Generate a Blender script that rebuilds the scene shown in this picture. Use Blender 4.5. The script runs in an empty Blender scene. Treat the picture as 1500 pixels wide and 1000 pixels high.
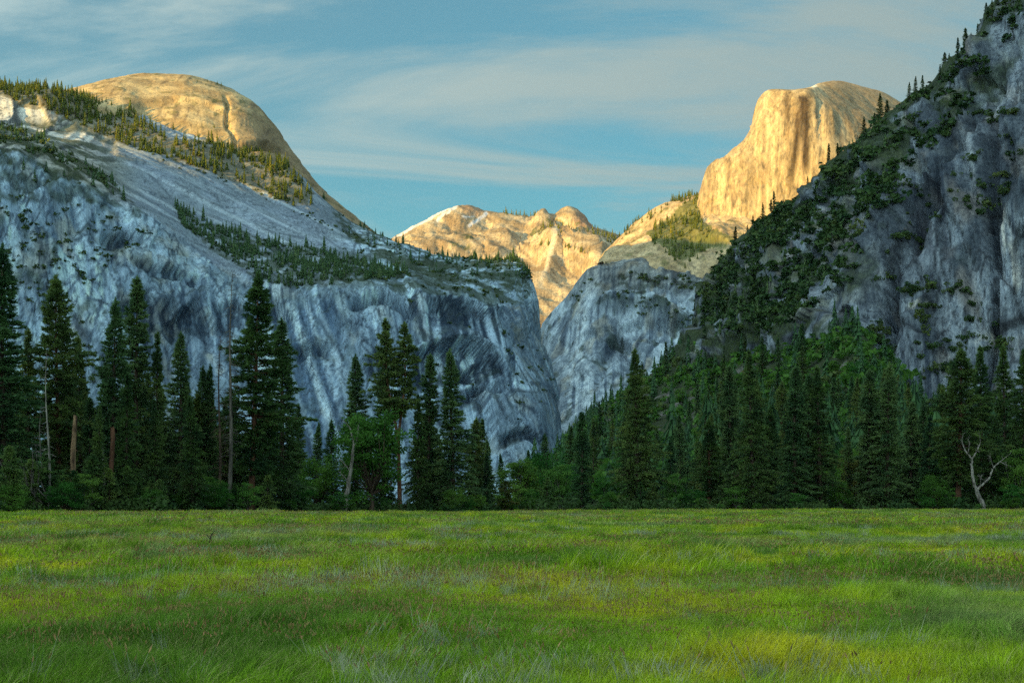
import bpy, math, random, time
import numpy as np
T_START = time.time()
R = math.radians

# ------------------------------------------------------------------ camera
F, HY, CH = 2400.0, 736.0, 1.75            # focal length and horizon row of the 1500 px photograph, eye height
scene = bpy.context.scene
col = scene.collection
cam_data = bpy.data.cameras.new('camera')
cam = bpy.data.objects.new('camera', cam_data)
col.objects.link(cam)
cam.location = (0, 0, CH)
cam.rotation_euler = (R(90), 0, 0)
cam_data.sensor_width = 36
cam_data.lens = F / 1500 * 36
cam_data.shift_y = (HY - 500) / 1500
cam_data.clip_start = 0.5
cam_data.clip_end = 80000
scene.camera = cam

# ------------------------------------------------------------------ sky and sun
CLOUD_PHASE, CLOUD_COL = 8.0, (0.92, 1.12, 1.07)
SUN_OFF, SUN_EL = 50.0, 6.3               # sun behind the camera, off to the left; low evening sun
world = bpy.data.worlds.new('World')
scene.world = world
world.use_nodes = True
nt = world.node_tree
nt.nodes.clear()
def N(tree, typ, **kw):
    n = tree.nodes.new(typ)
    for k, v in kw.items():
        setattr(n, k, v)
    return n
def ramp(tree, stops, interp='LINEAR'):
    n = tree.nodes.new('ShaderNodeValToRGB')
    n.color_ramp.interpolation = interp
    e = n.color_ramp.elements
    while len(e) > 1:
        e.remove(e[-1])
    e[0].position = stops[0][0]; e[0].color = (*stops[0][1], 1) if len(stops[0][1]) == 3 else stops[0][1]
    for p, c in stops[1:]:
        q = e.new(p); q.color = (*c, 1) if len(c) == 3 else c
    return n
out = N(nt, 'ShaderNodeOutputWorld')
bg = N(nt, 'ShaderNodeBackground')
bg.inputs['Strength'].default_value = 0.15
sky = N(nt, 'ShaderNodeTexSky', sky_type='NISHITA')
sky.sun_disc = False
sky.sun_elevation = R(SUN_EL)
sky.sun_rotation = R(180 + SUN_OFF)
sky.altitude = 1200
sky.air_density = 1.0
sky.dust_density = 0.6
sky.ozone_density = 2.5
tc = N(nt, 'ShaderNodeTexCoord')
sep = N(nt, 'ShaderNodeSeparateXYZ')
nt.links.new(tc.outputs['Generated'], sep.inputs[0])
zz = N(nt, 'ShaderNodeMath', operation='ADD'); zz.inputs[1].default_value = 0.12
nt.links.new(sep.outputs['Z'], zz.inputs[0])
zm = N(nt, 'ShaderNodeMath', operation='MAXIMUM'); zm.inputs[1].default_value = 0.05
nt.links.new(zz.outputs[0], zm.inputs[0])
dx = N(nt, 'ShaderNodeMath', operation='DIVIDE'); dy = N(nt, 'ShaderNodeMath', operation='DIVIDE')
nt.links.new(sep.outputs['X'], dx.inputs[0]); nt.links.new(zm.outputs[0], dx.inputs[1])
nt.links.new(sep.outputs['Y'], dy.inputs[0]); nt.links.new(zm.outputs[0], dy.inputs[1])
cmb = N(nt, 'ShaderNodeCombineXYZ')
nt.links.new(dx.outputs[0], cmb.inputs[0]); nt.links.new(dy.outputs[0], cmb.inputs[1])
mp = N(nt, 'ShaderNodeMapping')
mp.inputs['Scale'].default_value = (0.52, 1.45, 1)
mp.inputs['Rotation'].default_value = (0, 0, R(-16))
mp.inputs['Location'].default_value = (0.35, 0.6, 0)
nt.links.new(cmb.outputs[0], mp.inputs['Vector'])
n1 = N(nt, 'ShaderNodeTexNoise'); n1.inputs['Scale'].default_value = 1.15
n1.inputs['Detail'].default_value = 9; n1.inputs['Roughness'].default_value = 0.62; n1.inputs['Distortion'].default_value = 0.9
nt.links.new(mp.outputs[0], n1.inputs['Vector'])
r1 = ramp(nt, [(0.38, (0, 0, 0)), (0.62, (1, 1, 1))], 'EASE')
nt.links.new(n1.outputs['Fac'], r1.inputs[0])
tint = N(nt, 'ShaderNodeMix', data_type='RGBA', blend_type='MULTIPLY')
tint.inputs['Factor'].default_value = 1.0
tint.inputs['B'].default_value = (0.16, 0.52, 0.47, 1)
nt.links.new(sky.outputs[0], tint.inputs['A'])
# thin high cloud, brighter towards the low sun, strengthened to light the shaded valley
sv = (-math.sin(R(SUN_OFF)) * math.cos(R(SUN_EL)), -math.cos(R(SUN_OFF)) * math.cos(R(SUN_EL)), math.sin(R(SUN_EL)))
dt = N(nt, 'ShaderNodeVectorMath', operation='DOT_PRODUCT'); dt.inputs[1].default_value = sv
nt.links.new(tc.outputs['Generated'], dt.inputs[0])
ph = N(nt, 'ShaderNodeMath', operation='MULTIPLY_ADD'); ph.inputs[1].default_value = 0.5; ph.inputs[2].default_value = 0.5
nt.links.new(dt.outputs['Value'], ph.inputs[0])
pw = N(nt, 'ShaderNodeMath', operation='POWER'); pw.inputs[1].default_value = 2.0
nt.links.new(ph.outputs[0], pw.inputs[0])
pk_ = N(nt, 'ShaderNodeMath', operation='MULTIPLY_ADD'); pk_.inputs[1].default_value = CLOUD_PHASE; pk_.inputs[2].default_value = 1.0
nt.links.new(pw.outputs[0], pk_.inputs[0])
cc = N(nt, 'ShaderNodeVectorMath', operation='SCALE'); cc.inputs[0].default_value = CLOUD_COL
nt.links.new(pk_.outputs[0], cc.inputs['Scale'])
cl = N(nt, 'ShaderNodeMix', data_type='RGBA', blend_type='MIX')
nt.links.new(cc.outputs[0], cl.inputs['B'])
cf = N(nt, 'ShaderNodeMapRange'); cf.inputs[3].default_value = 0.20; cf.inputs[4].default_value = 0.86
nt.links.new(r1.outputs[0], cf.inputs[0])
nt.links.new(cf.outputs[0], cl.inputs['Factor'])
nt.links.new(tint.outputs['Result'], cl.inputs['A'])
nt.links.new(cl.outputs['Result'], bg.inputs['Color'])
nt.links.new(bg.outputs[0], out.inputs[0])

sun_data = bpy.data.lights.new('sun', 'SUN')
sun_data.energy = 3.9
sun_data.angle = R(0.5)
sun_data.color = (1.0, 0.55, 0.08)
sun = bpy.data.objects.new('sun', sun_data)
col.objects.link(sun)
sun.rotation_euler = (R(90 - SUN_EL), 0, R(-SUN_OFF))
sun.location = (-500, -800, 400)
vs = scene.view_settings
vs.view_transform = 'Standard'
vs.look = 'None'
vs.exposure = 1.25
vs.gamma = 1.0
scene.cycles.use_denoising = False        # keeps the fine grain of rock and grass
scene.cycles.use_adaptive_sampling = False
scene.cycles.max_bounces = 5
scene.cycles.diffuse_bounces = 3
scene.cycles.transparent_max_bounces = 4

# ------------------------------------------------------------------ helpers
_rng = np.random.default_rng(11)
_perm = np.concatenate([_rng.permutation(512)] * 3).astype(np.int32)
_g = _rng.normal(size=(512, 3)); _g /= np.linalg.norm(_g, axis=1)[:, None]
_g = _g.astype(np.float32)
def noise(x, y, z):
    """gradient noise, about -0.7..0.7"""
    x, y, z = np.broadcast_arrays(np.float32(x), np.float32(y), np.float32(z))
    xi, yi, zi = np.floor(x), np.floor(y), np.floor(z)
    fx, fy, fz = x - xi, y - yi, z - zi
    xi = xi.astype(np.int32) & 511; yi = yi.astype(np.int32) & 511; zi = zi.astype(np.int32) & 511
    u = fx * fx * fx * (fx * (fx * 6 - 15) + 10)
    v = fy * fy * fy * (fy * (fy * 6 - 15) + 10)
    w = fz * fz * fz * (fz * (fz * 6 - 15) + 10)
    def c(i, j, k):
        h = _perm[_perm[_perm[xi + i] + yi + j] + zi + k]
        g = _g[h]
        return g[..., 0] * (fx - i) + g[..., 1] * (fy - j) + g[..., 2] * (fz - k)
    a = c(0, 0, 0); b = c(1, 0, 0); x00 = a + u * (b - a)
    a = c(0, 1, 0); b = c(1, 1, 0); x10 = a + u * (b - a)
    a = c(0, 0, 1); b = c(1, 0, 1); x01 = a + u * (b - a)
    a = c(0, 1, 1); b = c(1, 1, 1); x11 = a + u * (b - a)
    y0 = x00 + v * (x10 - x00); y1 = x01 + v * (x11 - x01)
    return y0 + w * (y1 - y0)
def fbm(x, y, z, o=4, gain=0.5, lac=2.03):
    s, a, f = 0, 1.0, 1.0
    for i in range(o):
        s = s + a * noise(x * f + 17.3 * i, y * f + 5.1 * i, z * f + 9.7 * i)
        a *= gain; f *= lac
    return s
def ridged(x, y, z, o=3):
    s, a, f = 0, 1.0, 1.0
    for i in range(o):
        s = s + a * (1 - 2.2 * np.abs(noise(x * f + 3.3 * i, y * f + 8.1 * i, z * f)))
        a *= 0.5; f *= 2.1
    return s / 1.75
def voro(u, v, seed=0):
    """flat plates: (random value, offset u, offset v, distance to the plate's edge, second random)"""
    u = np.asarray(u, np.float32); v = np.asarray(v, np.float32)
    iu = np.floor(u).astype(np.int32); iv = np.floor(v).astype(np.int32)
    f1 = np.full(u.shape, 9.0, np.float32); f2 = f1.copy(); r = np.zeros_like(f1); r2 = r.copy(); du = r.copy(); dv = r.copy()
    for i in (-1, 0, 1):
        for j in (-1, 0, 1):
            h = _perm[_perm[(iu + i + seed * 7) & 511] + ((iv + j + seed * 13) & 511)]
            cu = iu + i + (h & 31) / 31.0; cv = iv + j + ((h >> 4) & 31) / 31.0
            a = (u - cu).astype(np.float32); b = (v - cv).astype(np.float32); d = a * a + b * b
            n = d < f1
            f2 = np.where(n, f1, np.minimum(f2, d)); f1 = np.where(n, d, f1)
            du = np.where(n, a, du); dv = np.where(n, b, dv)
            h2 = _perm[h + 77]; r = np.where(n, h2 / 511.0, r); r2 = np.where(n, _perm[h2 + 31] / 511.0, r2)
    return r, du, dv, np.sqrt(f2) - np.sqrt(f1), r2
def plates(u, v, seed, amp, tilt):
    r, du, dv, e, r2 = voro(u, v, seed)
    return amp * (r - .5) * 2 + tilt * ((r2 - .5) * 2 * du + (r - .5) * dv), e, r2
def sstep(a, b, x):
    t = np.clip((x - a) / (b - a), 0, 1)
    return t * t * (3 - 2 * t)
def mix(a, b, t):
    return a + (b - a) * t
def mixc(c, d, t):
    return c + (np.asarray(d, np.float32) - c) * t[..., None]
def P(px, py, D):
    """the point at depth D (metres ahead) seen at row py, column px"""
    px, py, D = np.broadcast_arrays(np.float64(px), np.float64(py), np.float64(D))
    return np.stack([(px - 750) / F * D, D, CH + (HY - py) / F * D], -1)
def to_px(p):
    return 750 + p[..., 0] / p[..., 1] * F, HY - (p[..., 2] - CH) / p[..., 1] * F
def pchip(C, s):
    C = np.asarray(C, np.float64); K = C.shape[0]
    d = np.diff(C, axis=0)
    m = np.zeros_like(C)
    a, b = d[:-1], d[1:]
    pos = a * b > 0
    m[1:-1] = np.where(pos, 2 * a * b / np.where(pos, a + b, 1), 0)
    m[0] = d[0]; m[-1] = d[-1]
    i = np.clip(np.floor(s).astype(int), 0, K - 2)
    t = (s - i).reshape((-1,) + (1,) * (C.ndim - 1))
    h00 = 2 * t**3 - 3 * t**2 + 1; h10 = t**3 - 2 * t**2 + t
    h01 = -2 * t**3 + 3 * t**2; h11 = t**3 - t**2
    return h00 * C[i] + h10 * m[i] + h01 * C[i + 1] + h11 * m[i + 1]
def even(C, n):
    """parameters spaced evenly along the mean chord length of axis 0"""
    L = np.linalg.norm(np.diff(C, axis=0), axis=-1)
    L = L.reshape(L.shape[0], -1).mean(1)
    cum = np.concatenate([[0], np.cumsum(L)])
    return np.interp(np.linspace(0, cum[-1], n), cum, np.arange(len(cum)))
def lattice(lines, nu, nv, wpx=1.0):
    """lines: list of lines (bottom to top), each a list of (px, py, depth); returns a (nv, nu, 3) surface in metres"""
    C = np.array(lines, float)
    W = P(C[..., 0], C[..., 1], C[..., 2])                    # L,K,3
    A = pchip(W.transpose(1, 0, 2), even(W.transpose(1, 0, 2), nu)).transpose(1, 0, 2)   # L,nu,3
    return pchip(A, even(A, nv))
def normals(S):
    du = np.gradient(S, axis=1); dv = np.gradient(S, axis=0)
    n = np.cross(du, dv)
    n /= np.linalg.norm(n, axis=-1)[..., None] + 1e-9
    return n
def mesh_np(name, V, faces, mats=(), colors=None, mat_idx=None, smooth=True, alpha=None):
    V = np.ascontiguousarray(V, np.float32).reshape(-1, 3)
    if not isinstance(faces, (list, tuple)):
        faces = [faces]
    me = bpy.data.meshes.new(name)
    me.vertices.add(len(V)); me.vertices.foreach_set('co', V.ravel())
    li = np.concatenate([f.ravel() for f in faces]).astype(np.int32)
    ct = np.concatenate([np.full(len(f), f.shape[1], np.int32) for f in faces])
    st = np.concatenate([[0], np.cumsum(ct)[:-1]]).astype(np.int32)
    me.loops.add(len(li)); me.loops.foreach_set('vertex_index', li)
    me.polygons.add(len(ct)); me.polygons.foreach_set('loop_start', st)
    if smooth:
        me.polygons.foreach_set('use_smooth', np.ones(len(ct), bool))
    if mat_idx is not None:
        me.polygons.foreach_set('material_index', np.asarray(mat_idx, np.int32))
    for m in mats:
        me.materials.append(m)
    if colors is not None:
        ca = me.color_attributes.new('Col', 'FLOAT_COLOR', 'POINT')
        c4 = np.ones((len(V), 4), np.float32); c4[:, :3] = np.asarray(colors).reshape(-1, 3)
        if alpha is not None: c4[:, 3] = np.asarray(alpha).ravel()
        ca.data.foreach_set('color', c4.ravel())
    me.update(calc_edges=True)
    return me
def grid_faces(nv, nu):
    i = np.arange(nv * nu).reshape(nv, nu)
    return np.stack([i[:-1, :-1], i[:-1, 1:], i[1:, 1:], i[1:, :-1]], -1).reshape(-1, 4)
def link(name, me, parent=None, **props):
    o = bpy.data.objects.new(name, me)
    col.objects.link(o)
    if parent is not None:
        o.parent = parent
    for k, v in props.items():
        o[k] = v
    return o
def polyline_y(px, pts):
    pts = np.array(pts, float)
    return np.interp(px, pts[:, 0], pts[:, 1]), (px >= pts[0, 0]) & (px <= pts[-1, 0])
def ledge(px, py, pts, width, reach, taper=14):
    """0..1: rises sharply just below the polyline and fades out over `reach` rows"""
    y, _ = polyline_y(px, pts)
    d = py - y
    ends = sstep(pts[0][0] - taper, pts[0][0] + taper, px) * (1 - sstep(pts[-1][0] - taper, pts[-1][0] + taper, px))
    return sstep(0, width, d) * (1 - sstep(reach * 0.35, reach, d)) * ends
def inside(px, py, poly):
    poly = np.array(poly, float); r = np.zeros(np.shape(px), bool)
    j = len(poly) - 1
    for i in range(len(poly)):
        xi, yi = poly[i]; xj, yj = poly[j]
        if yi != yj:
            r ^= ((yi > py) != (yj > py)) & (px < (xj - xi) * (py - yi) / (yj - yi) + xi)
        j = i
    return r

# ------------------------------------------------------------------ materials
def rock_material(name, scale=0.25, bump=0.6, dist=2.0, rough=0.9, cracks=0.75, zs0=0.35, lat=(1, 0, 0.2), sw=6.0, sz=300.0, fc=1.0):
    m = bpy.data.materials.new(name); m.use_nodes = True
    t = m.node_tree; b = t.nodes['Principled BSDF']
    b.inputs['Roughness'].default_value = rough
    b.inputs['Specular IOR Level'].default_value = 0.05
    at = N(t, 'ShaderNodeVertexColor'); at.layer_name = 'Col'
    ge = N(t, 'ShaderNodeNewGeometry')
    mp = N(t, 'ShaderNodeMapping'); mp.inputs['Scale'].default_value = (scale, scale, scale * zs0)
    t.links.new(ge.outputs['Position'], mp.inputs[0])
    no = N(t, 'ShaderNodeTexNoise'); no.inputs['Scale'].default_value = 1.0
    no.inputs['Detail'].default_value = 7; no.inputs['Roughness'].default_value = 0.72
    t.links.new(mp.outputs[0], no.inputs['Vector'])
    rr = ramp(t, [(0.34, tuple(1 - fc * (1 - v) for v in (0.42, 0.45, 0.50))), (0.48, (0.97, 0.98, 0.99)), (0.64, tuple(1 + fc * (v - 1) for v in (1.42, 1.39, 1.33)))])
    t.links.new(no.outputs['Fac'], rr.inputs[0])
    mu = N(t, 'ShaderNodeMix', data_type='RGBA', blend_type='MULTIPLY'); mu.inputs['Factor'].default_value = 1
    t.links.new(at.outputs['Color'], mu.inputs['A']); t.links.new(rr.outputs[0], mu.inputs['B'])
    # joints: thin dark lines where a warped noise crosses its middle value
    last = mu.outputs['Result']
    # water stains: long thin dark and pale lines running down the fall line, only where the mask (Col alpha) allows
    dp = N(t, 'ShaderNodeVectorMath', operation='DOT_PRODUCT'); dp.inputs[1].default_value = lat
    t.links.new(ge.outputs['Position'], dp.inputs[0])
    sx = N(t, 'ShaderNodeSeparateXYZ'); t.links.new(ge.outputs['Position'], sx.inputs[0])
    for k, (w_, lo_c, hi_c, tone) in enumerate([(sw, 0.50, 0.57, (0.30, 0.35, 0.43, 1)), (sw * 0.55, 0.55, 0.66, (1.35, 1.33, 1.28, 1)), (sw * 3.2, 0.54, 0.62, (0.58, 0.62, 0.68, 1))]):
        a1 = N(t, 'ShaderNodeMath', operation='DIVIDE'); a1.inputs[1].default_value = w_; t.links.new(dp.outputs['Value'], a1.inputs[0])
        a2 = N(t, 'ShaderNodeMath', operation='DIVIDE'); a2.inputs[1].default_value = sz * (0.5 + 0.5 * k); t.links.new(sx.outputs['Z'], a2.inputs[0])
        cb_ = N(t, 'ShaderNodeCombineXYZ'); cb_.inputs[1].default_value = 3.7 * k
        t.links.new(a1.outputs[0], cb_.inputs[0]); t.links.new(a2.outputs[0], cb_.inputs[2])
        ns = N(t, 'ShaderNodeTexNoise'); ns.inputs['Scale'].default_value = 1; ns.inputs['Detail'].default_value = 3; ns.inputs['Roughness'].default_value = 0.55
        t.links.new(cb_.outputs[0], ns.inputs['Vector'])
        rs = ramp(t, [(lo_c, (0, 0, 0)), (hi_c, (1, 1, 1))]); t.links.new(ns.outputs['Fac'], rs.inputs[0])
        ms = N(t, 'ShaderNodeMath', operation='MULTIPLY'); t.links.new(rs.outputs[0], ms.inputs[0]); t.links.new(at.outputs['Alpha'], ms.inputs[1])
        mm = N(t, 'ShaderNodeMix', data_type='RGBA', blend_type='MULTIPLY'); mm.inputs['B'].default_value = tone
        t.links.new(ms.outputs[0], mm.inputs['Factor']); t.links.new(last, mm.inputs['A']); last = mm.outputs['Result']
    for k, (sc_, zs, w, amt) in enumerate([(0.20, 0.30, 0.020, cracks), (0.55, 0.55, 0.028, cracks * 0.7)]):
        m2 = N(t, 'ShaderNodeMapping'); m2.inputs['Scale'].default_value = (scale * sc_, scale * sc_, scale * sc_ * zs)
        m2.inputs['Location'].default_value = (3.1 * k, 1.7, 0.4 * k); m2.inputs['Rotation'].default_value = (0, R(14 - 26 * k), 0)
        t.links.new(ge.outputs['Position'], m2.inputs[0])
        n2_ = N(t, 'ShaderNodeTexNoise'); n2_.inputs['Scale'].default_value = 1; n2_.inputs['Detail'].default_value = 4
        n2_.inputs['Roughness'].default_value = 0.6; n2_.inputs['Distortion'].default_value = 0.4
        t.links.new(m2.outputs[0], n2_.inputs['Vector'])
        rc = ramp(t, [(0.5 - w, (0, 0, 0)), (0.5, (amt, amt, amt)), (0.5 + w * 0.6, (0, 0, 0))])
        t.links.new(n2_.outputs['Fac'], rc.inputs[0])
        mk = N(t, 'ShaderNodeMix', data_type='RGBA', blend_type='MIX')
        mk.inputs['B'].default_value = (0.030, 0.036, 0.046, 1)
        t.links.new(rc.outputs[0], mk.inputs['Factor']); t.links.new(last, mk.inputs['A'])
        last = mk.outputs['Result']
    t.links.new(last, b.inputs['Base Color'])
    bu = N(t, 'ShaderNodeBump'); bu.inputs['Strength'].default_value = bump; bu.inputs['Distance'].default_value = dist
    t.links.new(no.outputs['Fac'], bu.inputs['Height']); t.links.new(bu.outputs[0], b.inputs['Normal'])
    return m
def leaf_material(name, c_dark, c_light, trans=0.25, noise_scale=0.35, hue=0.03):
    m = bpy.data.materials.new(name); m.use_nodes = True
    t = m.node_tree; b = t.nodes['Principled BSDF']
    b.inputs['Roughness'].default_value = 0.75; b.inputs['Specular IOR Level'].default_value = 0.2
    ge = N(t, 'ShaderNodeNewGeometry'); oi = N(t, 'ShaderNodeObjectInfo')
    no = N(t, 'ShaderNodeTexNoise'); no.inputs['Scale'].default_value = noise_scale; no.inputs['Detail'].default_value = 3
    t.links.new(ge.outputs['Position'], no.inputs['Vector'])
    rr = ramp(t, [(0.34, c_dark), (0.66, c_light)])
    t.links.new(no.outputs['Fac'], rr.inputs[0])
    hs = N(t, 'ShaderNodeHueSaturation')
    mr = N(t, 'ShaderNodeMapRange'); mr.inputs[3].default_value = 0.5 - hue; mr.inputs[4].default_value = 0.5 + hue
    mv = N(t, 'ShaderNodeMapRange'); mv.inputs[3].default_value = 1.3; mv.inputs[4].default_value = 0.75
    t.links.new(oi.outputs['Random'], mr.inputs[0]); t.links.new(oi.outputs['Random'], mv.inputs[0])
    t.links.new(mr.outputs[0], hs.inputs['Hue']); t.links.new(mv.outputs[0], hs.inputs['Value'])
    t.links.new(rr.outputs[0], hs.inputs['Color'])
    t.links.new(hs.outputs[0], b.inputs['Base Color'])
    if trans:
        tr = N(t, 'ShaderNodeBsdfTranslucent'); mx = N(t, 'ShaderNodeMixShader'); mx.inputs[0].default_value = trans
        t.links.new(hs.outputs[0], tr.inputs['Color'])
        t.links.new(b.outputs[0], mx.inputs[1]); t.links.new(tr.outputs[0], mx.inputs[2])
        t.links.new(mx.outputs[0], t.nodes['Material Output'].inputs['Surface'])
    return m
def bark_material(name, c1, c2, sx=3.0):
    m = bpy.data.materials.new(name); m.use_nodes = True
    t = m.node_tree; b = t.nodes['Principled BSDF']
    b.inputs['Roughness'].default_value = 0.9; b.inputs['Specular IOR Level'].default_value = 0.15
    tcn = N(t, 'ShaderNodeTexCoord')
    mp = N(t, 'ShaderNodeMapping'); mp.inputs['Scale'].default_value = (sx, sx, sx * 0.16)
    t.links.new(tcn.outputs['Object'], mp.inputs[0])
    no = N(t, 'ShaderNodeTexNoise'); no.inputs['Scale'].default_value = 1; no.inputs['Detail'].default_value = 5
    t.links.new(mp.outputs[0], no.inputs['Vector'])
    rr = ramp(t, [(0.38, c1), (0.62, c2)])
    t.links.new(no.outputs['Fac'], rr.inputs[0]); t.links.new(rr.outputs[0], b.inputs['Base Color'])
    bu = N(t, 'ShaderNodeBump'); bu.inputs['Strength'].default_value = 0.8; bu.inputs['Distance'].default_value = 0.06
    t.links.new(no.outputs['Fac'], bu.inputs['Height']); t.links.new(bu.outputs[0], b.inputs['Normal'])
    return m
M_cliff = rock_material('granite_cliff', 0.22, 0.4, 2.0, cracks=0.65, lat=(1, 0, 0.22), fc=0.5)
M_far = rock_material('granite_far', 0.09, 0.35, 4.0, cracks=0.35, lat=(1, 0, -0.1), sw=11.0, sz=600.0)
M_near = rock_material('granite_near', 0.35, 0.5, 1.5, zs0=0.6, lat=(.95, -.2, .06), sw=5.0, sz=260.0)
M_pine = leaf_material('pine_needles', (0.048, 0.100, 0.040), (0.150, 0.225, 0.058), 0.35, 0.3)
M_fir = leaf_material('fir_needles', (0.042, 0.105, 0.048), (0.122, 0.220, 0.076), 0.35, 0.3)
M_young = leaf_material('young_pine_needles', (0.055, 0.125, 0.046), (0.140, 0.235, 0.062), 0.35, 0.6)
M_oak = leaf_material('oak_leaves', (0.026, 0.095, 0.016), (0.085, 0.215, 0.030), 0.35, 0.3)
M_light = leaf_material('bright_leaves', (0.045, 0.140, 0.022), (0.110, 0.250, 0.045), 0.3, 0.4)
M_olive = leaf_material('olive_leaves', (0.070, 0.090, 0.022), (0.170, 0.180, 0.045), 0.3, 0.4)
M_sunleaf = leaf_material('sunlit_needles', (0.085, 0.120, 0.018), (0.205, 0.235, 0.034), 0.15, 0.05)  # sun gold put into the needle colour, for the lit stands
M_bush = leaf_material('ledge_bush_leaves', (0.022, 0.060, 0.018), (0.070, 0.115, 0.028), 0.1, 0.06)
M_rust = leaf_material('dead_needles', (0.05, 0.025, 0.018), (0.10, 0.055, 0.035), 0.1, 0.5)
M_bark = bark_material('brown_bark', (0.035, 0.025, 0.020), (0.10, 0.070, 0.052))
M_red = bark_material('reddish_bark', (0.060, 0.028, 0.018), (0.16, 0.080, 0.050))
M_grey = bark_material('grey_bark', (0.055, 0.05, 0.046), (0.15, 0.135, 0.12))
M_white = bark_material('bleached_wood', (0.10, 0.09, 0.08), (0.30, 0.28, 0.26))
M_orange = bark_material('peeling_wood', (0.05, 0.03, 0.022), (0.34, 0.22, 0.13), 2.2)

# ------------------------------------------------------------------ the setting: mountains
PALE = np.array((0.54, 0.58, 0.60), np.float32); MID = np.array((0.28, 0.315, 0.345), np.float32)
DARK = np.array((0.045, 0.065, 0.095), np.float32); TAN = np.array((0.48, 0.40, 0.29), np.float32)
VEG = np.array((0.040, 0.062, 0.022), np.float32)
SURF = {}
def terraces(n, levels, sharp=0.16):
    """stepped shells: flat treads with a short steep rise between them"""
    q = n * levels; f = np.floor(q); r = q - f
    return (f + sstep(0.5 - sharp, 0.5 + sharp, r)) / levels
def finish(name, S, colr, mat, label=None, cat=None, kind='structure', contrast=1.0, mask=0.0):
    if contrast != 1.0:
        lum = colr.mean(-1, keepdims=True); mean = float(np.median(lum)); colr = np.clip(colr * (lum / mean) ** (contrast - 1), 0.012, 0.80)
    nv, nu = S.shape[:2]
    me = mesh_np(name, S, grid_faces(nv, nu), [mat], colr, alpha=np.broadcast_to(np.asarray(mask, np.float32), S.shape[:2]))
    o = link(name, me, kind=kind)
    if label: o['label'] = label
    if cat: o['category'] = cat
    px, py = to_px(S)
    SURF[name] = (S, px, py, normals(S))
    return o

# --- the great cliff on the north side of the valley, its slab apron and forested shelves
lines = [
 [(-260,748,2000),(-100,748,2050),(50,748,2120),(200,748,2200),(350,748,2260),(500,748,2300),(640,748,2360),(792,748,2450),(838,748,2650),(800,748,3300)],
 [(-260,560,2090),(-100,570,2130),(50,580,2210),(200,600,2290),(350,615,2350),(500,620,2390),(640,620,2450),(794,610,2560),(814,610,2850),(780,600,3400)],
 [(-260,380,2190),(-100,390,2220),(45,410,2300),(195,450,2380),(345,505,2440),(500,515,2470),(635,515,2520),(757,520,2640),(798,520,2950),(760,520,3500)],
 [(-260,190,2330),(-100,200,2350),(40,228,2420),(190,305,2510),(340,402,2560),(500,416,2570),(620,424,2600),(728,447,2700),(789,440,2990),(750,435,3500)],
 [(-260,180,2560),(-100,185,2570),(60,212,2640),(200,280,2720),(300,335,2770),(430,372,2800),(560,388,2840),(700,402,2880),(779,402,3010),(745,405,3500)],
 [(-260,165,3000),(-100,160,3050),(30,175,3080),(180,210,3110),(320,253,3110),(430,302,3090),(535,350,3070),(690,386,3020),(769,388,3060),(740,398,3500)],
 [(-260,160,3080),(-100,140,3100),(50,142,3130),(160,172,3240),(330,212,3240),(415,242,3220),(525,334,3170),(695,382,3110),(757,381,3110),(735,392,3500)],
 [(-260,160,3230),(-100,130,3240),(55,133,3260),(160,160,3360),(330,212,3380),(420,250,3360),(528,332,3300),(698,381,3200),(752,380,3180),(732,392,3550)],
 [(-260,200,4200),(-100,190,4200),(55,230,4200),(160,260,4200),(330,312,4200),(420,350,4200),(528,400,4200),(698,430,4000),(740,430,3900),(725,430,3900)],
]
S0 = lattice(lines, 600, 490)
px, py = to_px(S0); nn = normals(S0)
X, Y, Z = [S0[..., i].astype(np.float32) for i in range(3)]
rim_y = np.interp(px, [-260,-100,40,190,340,500,620,728,790], [190,200,228,305,402,416,424,447,440])
cliff = sstep(-6, 10, py - rim_y)                                # 1 on the wall, 0 on the slopes above
colf = sstep(-8, 8, px - np.interp(py, [380,447,520,610,680], [700,728,762,802,835]))   # the dark column on the right
apron = (1 - cliff) * sstep(120, 220, px) * (1 - sstep(470, 560, px))
lean = np.where(apron > .5, 1.9, 0.22).astype(np.float32)
lat = X + lean * Z
acr = np.where(apron > .5, Z - .55 * X, Z - .1 * X).astype(np.float32)
lat_s = X + .42 * Z
big = fbm(X / 240, Y / 300, Z / 200, 3)
shell = fbm(lat / 120 + 3, Y / 400, Z / 150 + 1, 3)
wob = 6 * fbm(X / 60, Y / 90, Z / 60, 2)
v1, e1, t1 = plates((lat + wob) / 62, (acr + wob) / 170, 1, 7.0, 15)
v2, e2, t2 = plates((lat + wob) / 24, (acr - wob) / 78, 2, 3.2, 7)
v3, e3, t3 = plates((lat + .4 * wob) / 10, (acr + .4 * wob) / 34, 3, 1.7, 4)
fine = fbm(lat / 22, Y / 22, Z / 30, 2, 0.6)
disp = mix(10, 18, cliff) * big + mix(.35, 1, cliff) * (v1 + v2 + v3) + 1.6 * fine
disp += (1 - cliff) * (4 * fbm(lat / 20, 3.1, acr / 160, 3) - 2 * terraces(fbm(lat / 70, 7.7, Z / 70, 2), 4, 0.2))
disp += colf * cliff * (5 * ridged((.9 * Y + .4 * X) / 26, 1.0, Z / 260, 3) + 1.2 * (v1 + v2))
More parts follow.
